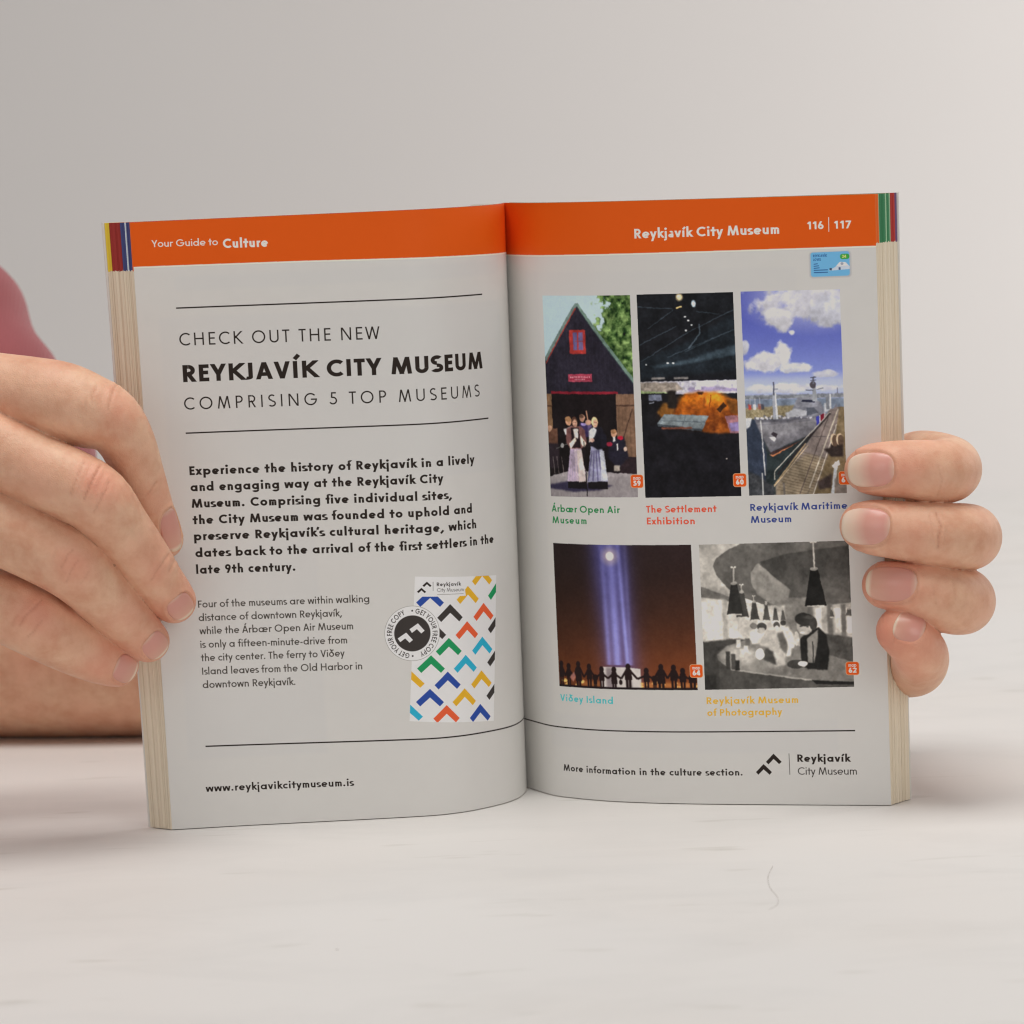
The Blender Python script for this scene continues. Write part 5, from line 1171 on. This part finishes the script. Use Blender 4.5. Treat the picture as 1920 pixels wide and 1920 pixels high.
# coarse grids carry the forearms outside the picture and behind the book
Va, Fa = build_limb({k: v[:4] for k, v in HD['LH'].items()}, HD['LP'], (-560, -140, 0), (-244, 290, 260), 2.5, 3.)
Vb, Fb = build_limb({k: v[:3] for k, v in HD['RH'].items()}, HD['RP'], (-460, -30, 0), (106, 300, 175), 2.0, 3.)
parts = []
off = 0; VV = []; FF = []
for V, F in ((relax(Vl, Fl, 3), Fl), (relax(Vr, Fr, 3), Fr), (relax(Va, Fa, 2), Fa), (relax(Vb, Fb, 2), Fb)):
    VV.append(V); FF.append(F+off); off += len(V)
V = np.vstack(VV); F = np.vstack(FF)
Nv = vert_normals(V, F)
# orient outward
if (Nv[:, 1] * (V[:, 1]-V[:, 1].mean())).mean() < 0 and False: F = F[:, ::-1]

def unit(v): v = np.array(v, float); return v/np.linalg.norm(v)
NAILS = HD['NAILS']   # base point Q on the finger axis, finger direction, outward normal, half length, half width, radius
flush = np.zeros(len(V)); crease = np.zeros(len(V)); disp = np.zeros(len(V))
nail_frames = []
V0 = V.copy()
def chain_dist(P, nodes):
    nodes = densify(nodes, 2); d = np.full(len(P), 99.)
    for a, b_ in zip(nodes[:-1], nodes[1:]):
        e = b_[:3]-a[:3]; t = np.clip((P-a[:3])@e/(e@e+1e-9), 0, 1)
        d = np.minimum(d, np.linalg.norm(P-a[:3]-t[:, None]*e, axis=1)-(a[3]+t*(b_[3]-a[3])))
    return d
for q in NAILS:
    a = unit(q['a']); n = np.array(q['n'], float); n = unit(n - (n@a)*a); b_ = np.cross(n, a)
    Q = np.array(q['Q'])
    rel = V-Q
    idx = np.nonzero(np.linalg.norm(rel, axis=1) < 22)[0]
    hand = HD[q['side']+'H']; own = np.stack([chain_dist(V0[idx], hand[k]) for k in 'IMRP'], 1)
    idx = idx[own.argmin(1) == 'IMRP'.index(q['f'])]; rr = V0[idx]-Q
    t, s_, hgt = rr@a, rr@b_, rr@n
    hl, hw = q['hl'], q['hw']
    k = np.argsort(np.linalg.norm(V0[idx]-(Q+n*q['r']), axis=1))[:160]
    P0 = V0[idx][k].mean(0); n1_ = unit(Nv[idx][k].mean(0)); n = unit(n1_*.75+n*.25); n = unit(n-(n@a)*a); b_ = np.cross(n, a)
    Q = P0 - n*q['r']; rr = V0[idx]-Q; t, s_, hgt = rr@a, rr@b_, rr@n
    tk = np.linspace(-hl, hl*.8, 7); hk = []
    for t0 in tk:
        core = (np.abs(t-t0) < 1.0) & (np.abs(s_) < 1.0) & (hgt > 0)
        hk.append(hgt[core].mean() if core.any() else q['r'])
    pf = np.polyfit(tk, hk, 2)
    top = pf
    d = (np.abs(t/hl)**2.6 + np.abs(s_/hw)**2.6)**(1/2.6)
    up = (hgt > 0)
    ins = up & (d < 1.0)
    side = np.clip((t/hl+.2), 0, 1)*0
    disp[idx] += np.where(ins, -.50*np.clip((1.0-d)*7, 0, 1), 0)
    ring = up & (d >= .9) & (d < 1.35) & (t < hl*.62)
    disp[idx] += np.where(ring, .34*np.exp(-((d-1.12)/.10)**2), 0)
    crease[idx] = np.maximum(crease[idx], np.where(up & (t < hl*.7), np.exp(-((d-1.02)/.05)**2)*.38, 0))
    flush[idx] = np.maximum(flush[idx], np.exp(-(np.linalg.norm(rr, axis=1)/(q['r']*1.55))**2)*q.get('fl', .8))
    nail_frames.append((Q, a, b_, n, top, hl, hw, q))
for (x, y, z, r, st) in HD['FLUSH']:
    d = np.linalg.norm(V-np.array([x, y, z]), axis=1)
    flush = np.maximum(flush, np.exp(-(d/r)**2)*st)
for line in HD['CREASE']:
    st = line[0]; pts = np.array(line[1:])
    k = 9; u = np.linspace(0, 1, k); us = np.linspace(0, 1, len(pts))
    pts = np.stack([np.interp(u, us, pts[:, c]) for c in range(3)], 1)
    jr = np.random.default_rng(abs(int(pts[0, 0]*100+pts[0, 2]*7)))
    pts[1:-1, 0] += jr.normal(0, .16, k-2); pts[1:-1, 2] += jr.normal(0, .10, k-2)
    for p, q in zip(pts[:-1], pts[1:]):
        dx, dz = q[0]-p[0], q[2]-p[2]; L = math.hypot(dx, dz)
        bx = (V[:, 0]-p[0], V[:, 2]-p[2])
        t = (bx[0]*dx+bx[1]*dz)/L/L
        dd = np.abs(-bx[0]*dz+bx[1]*dx)/L
        tt = np.clip(t, 0, 1); ee = np.hypot(dd, (t-tt)*L)
        front = V[:, 1] < p[1]+5
        m = np.where(front, np.exp(-(ee/.34)**2), 0)*st*(1-.6*np.abs(2*tt-1)**3)
        crease = np.maximum(crease, m*.62); disp -= m*.30
        disp += np.where(front, np.exp(-((ee-1.3)/.7)**2), 0)*st*.10
V = V + Nv*disp[:, None]*HD.get('NSIGN', 1)

skin, nt, b = new_mat("skin")
at = N(nt, 'ShaderNodeAttribute', attribute_name='flush'); ac = N(nt, 'ShaderNodeAttribute', attribute_name='crease')
geo = N(nt, 'ShaderNodeNewGeometry')
nz = N(nt, 'ShaderNodeTexNoise'); nz.inputs['Scale'].default_value = 110; nz.inputs['Detail'].default_value = 7; nz.inputs['Roughness'].default_value = .6
nt.links.new(geo.outputs['Position'], nz.inputs['Vector'])
cr = N(nt, 'ShaderNodeValToRGB'); e = cr.color_ramp.elements
e[0].position = .34; e[0].color = (*[float(t) for t in (.690, .355, .225)], 1); e[1].position = .66; e[1].color = (.830, .540, .365, 1)
nt.links.new(nz.outputs[0], cr.inputs[0])
m1 = N(nt, 'ShaderNodeMix', data_type='RGBA'); m1.inputs[7].default_value = (.780, .310, .210, 1)
nb = N(nt, 'ShaderNodeTexNoise'); nb.inputs['Scale'].default_value = 55; nb.inputs['Detail'].default_value = 4; nt.links.new(geo.outputs['Position'], nb.inputs['Vector'])
mr = N(nt, 'ShaderNodeMapRange'); mr.inputs[1].default_value = .45; mr.inputs[2].default_value = .75; mr.inputs[3].default_value = 0.; mr.inputs[4].default_value = .42; nt.links.new(nb.outputs[0], mr.inputs[0])
mxx = N(nt, 'ShaderNodeMath', operation='MAXIMUM'); nt.links.new(at.outputs['Fac'], mxx.inputs[0]); nt.links.new(mr.outputs[0], mxx.inputs[1])
nt.links.new(mxx.outputs[0], m1.inputs[0]); nt.links.new(cr.outputs[0], m1.inputs[6])
m2 = N(nt, 'ShaderNodeMix', data_type='RGBA'); m2.inputs[7].default_value = (.50, .20, .12, 1)
nt.links.new(ac.outputs['Fac'], m2.inputs[0]); nt.links.new(m1.outputs[2], m2.inputs[6])
# tiny freckles
vo = N(nt, 'ShaderNodeTexVoronoi'); vo.inputs['Scale'].default_value = 170; nt.links.new(geo.outputs['Position'], vo.inputs['Vector'])
vs = N(nt, 'ShaderNodeSeparateColor'); nt.links.new(vo.outputs['Color'], vs.inputs[0])
l1 = N(nt, 'ShaderNodeMath', operation='LESS_THAN'); l1.inputs[1].default_value = .10; nt.links.new(vo.outputs['Distance'], l1.inputs[0])
l2 = N(nt, 'ShaderNodeMath', operation='LESS_THAN'); l2.inputs[1].default_value = .02; nt.links.new(vs.outputs[0], l2.inputs[0])
l3 = N(nt, 'ShaderNodeMath', operation='MULTIPLY'); nt.links.new(l1.outputs[0], l3.inputs[0]); nt.links.new(l2.outputs[0], l3.inputs[1])
l4 = N(nt, 'ShaderNodeMath', operation='MULTIPLY'); l4.inputs[1].default_value = .45; nt.links.new(l3.outputs[0], l4.inputs[0])
m3 = N(nt, 'ShaderNodeMix', data_type='RGBA'); m3.inputs[7].default_value = (.30, .15, .09, 1)
nt.links.new(l4.outputs[0], m3.inputs[0]); nt.links.new(m2.outputs[2], m3.inputs[6])
nt.links.new(m3.outputs[2], b.inputs['Base Color'])
b.inputs['Subsurface Weight'].default_value = .14; b.inputs['Subsurface Radius'].default_value = (1.0, .35, .2); b.inputs['Subsurface Scale'].default_value = .0022
b.inputs['Roughness'].default_value = .48; b.inputs['Specular IOR Level'].default_value = .38
v2 = N(nt, 'ShaderNodeTexVoronoi', feature='DISTANCE_TO_EDGE'); v2.inputs['Scale'].default_value = 1500; nt.links.new(geo.outputs['Position'], v2.inputs['Vector'])
n2 = N(nt, 'ShaderNodeTexNoise'); n2.inputs['Scale'].default_value = 420; n2.inputs['Detail'].default_value = 4; nt.links.new(geo.outputs['Position'], n2.inputs['Vector'])
ad = N(nt, 'ShaderNodeMath', operation='MULTIPLY_ADD'); ad.inputs[1].default_value = .6; nt.links.new(v2.outputs['Distance'], ad.inputs[0]); nt.links.new(n2.outputs[0], ad.inputs[2])
bp = N(nt, 'ShaderNodeBump'); bp.inputs['Strength'].default_value = .5; bp.inputs['Distance'].default_value = .0004
nt.links.new(ad.outputs[0], bp.inputs['Height']); nt.links.new(bp.outputs[0], b.inputs['Normal'])

person = thing("person", "person in a pink shirt at the left holding the open book with both hands", "person", (-.45, .2, 0))
body = mesh_obj("body", V/1000.-np.array([-.45, .2, 0]), F.astype(np.int32), skin, person)
body['label'] = "bare hands and forearms gripping both outer edges of the book"
for nm, arr in (("flush", flush), ("crease", crease)):
    a = body.data.attributes.new(nm, 'FLOAT', 'POINT'); a.data.foreach_set("value", arr.astype(np.float32))

nm_, nt, b = new_mat("fingernail_keratin")
uv = N(nt, 'ShaderNodeUVMap'); sep = N(nt, 'ShaderNodeSeparateXYZ'); nt.links.new(uv.outputs[0], sep.inputs[0])
cr = N(nt, 'ShaderNodeValToRGB'); e = cr.color_ramp.elements
e[0].position = .0; e[0].color = (.78, .50, .38, 1); e[1].position = .16; e[1].color = (.74, .35, .29, 1)
e2 = e.new(.52); e2.color = (.75, .36, .29, 1); e3 = e.new(.78); e3.color = (.87, .60, .47, 1); e4 = e.new(.95); e4.color = (.90, .68, .54, 1)
nt.links.new(sep.outputs[0], cr.inputs[0]); nt.links.new(cr.outputs[0], b.inputs['Base Color'])
b.inputs['Roughness'].default_value = .34; b.inputs['Specular IOR Level'].default_value = .5; b.inputs['Coat Weight'].default_value = .15
b.inputs['Subsurface Weight'].default_value = .2; b.inputs['Subsurface Radius'].default_value = (1., .4, .3); b.inputs['Subsurface Scale'].default_value = .0015
nm2_ = nm_.copy(); nm2_.name = "fingernail_rosy"
cr2 = [k for k in nm2_.node_tree.nodes if k.type == 'VALTORGB'][0].color_ramp.elements
for k, (ps, cc) in enumerate(((0, (.76, .49, .37, 1)), (.14, (.70, .32, .26, 1)), (.50, (.71, .33, .26, 1)), (.88, (.74, .39, .29, 1)), (.95, (.86, .66, .50, 1)))):
    cr2[k].position = ps; cr2[k].color = cc
for (Q, a, b_, n, top, hl, hw, q) in nail_frames:
    nu, nv = 22, 18
    Rn = q['r']*1.02
    g0 = []; uvs = []
    for i in range(nu):
        u = -1+2*i/(nu-1)
        for j in range(nv):
            v = -1+2*j/(nv-1)
            # superellipse disc mapping of the square
            m = max(abs(u), abs(v)); ex = 2.6
            k = m/((abs(u)**ex+abs(v)**ex)**(1/ex)+1e-9) if m > 0 else 1
            uu, vv = u*k, v*k
            if uu > 0: uu *= 1.0
            th = vv*hw/Rn
            drop = .010*(uu*hl)**2*(1.0 if uu > 0 else .6)
            p = Q + a*(uu*hl) + b_*(math.sin(th)*Rn) + n*(float(np.polyval(top, uu*hl))+.02 + (math.cos(th)-1)*Rn*1.0)
            g0.append(p); uvs.append((min(1, uu*.5+.5 + .13*vv*vv*(1 if q.get('pale') else .3)), vv*.5+.5))
    g0 = np.array(g0)
    low = g0 - n*.45
    Vn = np.vstack([g0, low])/1000.-np.array([-.45, .2, 0])
    id0 = np.arange(nu*nv).reshape(nu, nv); Fn = []
    for i in range(nu-1):
        for j in range(nv-1):
            Fn.append((id0[i, j], id0[i+1, j], id0[i+1, j+1], id0[i, j+1]))
            Fn.append(tuple(x + nu*nv for x in (id0[i, j+1], id0[i+1, j+1], id0[i+1, j], id0[i, j])))
    rim = list(id0[0, :])+list(id0[1:, -1])+list(id0[-1, -2::-1])+list(id0[-2:0:-1, 0])
    for p, r_ in zip(rim, rim[1:]+rim[:1]): Fn.append((p, r_, r_+nu*nv, p+nu*nv))
    o = mesh_obj("fingernail", Vn, [tuple(int(x) for x in f) for f in Fn], nm_ if q.get('pale') else nm2_, person)
    uv_from(o.data, np.array(uvs+uvs)); o['label'] = q['label']

# shirt: sleeves and body of a pink top, mostly outside the picture
SH = HD['SHIRT']  # unseen torso and shoulders are enlarged to block light on the left
lo = np.array((-760, -100, 4)); hi = np.array((-120, 520, 850)); h = 4.0
n = np.ceil((hi-lo)/h).astype(int)+1
Fd = np.full(n, 60., np.float32)
for nodes in SH:
    f = np.full(n, 60., np.float32); cone_min(f, lo.astype(np.float32), h, densify(nodes, 4).astype(np.float32), 50); Fd = smin(Fd, f, 10.)
Vs, Fs = surface_nets(Fd, lo, h); Vs = relax(Vs, Fs, 4); Ns = vert_normals(Vs, Fs)
w = (np.sin(Vs[:, 2]*.16-Vs[:, 0]*.05+np.sin(Vs[:, 1]*.05)*1.5)*1.6 + np.sin(Vs[:, 2]*.045-Vs[:, 0]*.05+2)*1.2)
Vs = Vs+Ns*w[:, None]
cl, nt, b = new_mat("pink_cotton")
b.inputs['Base Color'].default_value = (.32, .09, .095, 1); b.inputs['Roughness'].default_value = .85; b.inputs['Specular IOR Level'].default_value = .2; b.inputs['Sheen Weight'].default_value = .2
geo = N(nt, 'ShaderNodeNewGeometry')
nz = N(nt, 'ShaderNodeTexNoise'); nz.inputs['Scale'].default_value = 25; nz.inputs['Detail'].default_value = 4; nt.links.new(geo.outputs['Position'], nz.inputs['Vector'])
cr = N(nt, 'ShaderNodeValToRGB'); cr.color_ramp.elements[0].color = (.27, .070, .078, 1); cr.color_ramp.elements[1].color = (.35, .100, .108, 1)
nt.links.new(nz.outputs[0], cr.inputs[0]); nt.links.new(cr.outputs[0], b.inputs['Base Color'])
wv = N(nt, 'ShaderNodeTexWave'); wv.inputs['Scale'].default_value = 260; nt.links.new(geo.outputs['Position'], wv.inputs['Vector'])
bp = N(nt, 'ShaderNodeBump'); bp.inputs['Strength'].default_value = .3; bp.inputs['Distance'].default_value = .0004
nt.links.new(wv.outputs[0], bp.inputs['Height']); nt.links.new(bp.outputs[0], b.inputs['Normal'])
sh = mesh_obj("shirt", Vs/1000.-np.array([-.45, .2, 0]), Fs.astype(np.int32), cl, person); sh['label'] = "dusty pink cotton shirt with soft folds"

# ------------------------------------------------------------------ a stray hair on the table
hp = np.array(HD['HAIR'])
cu = densify([list(p)+[.045] for p in hp], 8)
ring_ = []; faces = []
for i, p in enumerate(cu):
    d = cu[min(i+1, len(cu)-1), :3]-cu[max(i-1, 0), :3]; d = d/np.linalg.norm(d); sd = np.cross(d, [0, 0, 1]); sd /= np.linalg.norm(sd); up = np.cross(sd, d)
    r = .05*(1-.5*i/len(cu))
    for k in range(5):
        an = 2*math.pi*k/5; ring_.append((p[:3]+sd*r*math.cos(an)+up*r*math.sin(an)+np.array([0, 0, .06]))/1000.)
for i in range(len(cu)-1):
    for k in range(5): faces.append((i*5+k, i*5+(k+1) % 5, (i+1)*5+(k+1) % 5, (i+1)*5+k))
hm, nt, b = new_mat("hair_fibre"); b.inputs['Base Color'].default_value = (.20, .13, .10, 1); b.inputs['Roughness'].default_value = .5
ho = mesh_obj("hair_strand", ring_, faces, hm)
ho['label'] = "thin curved stray hair lying on the white table in front of the book"; ho['category'] = "hair"
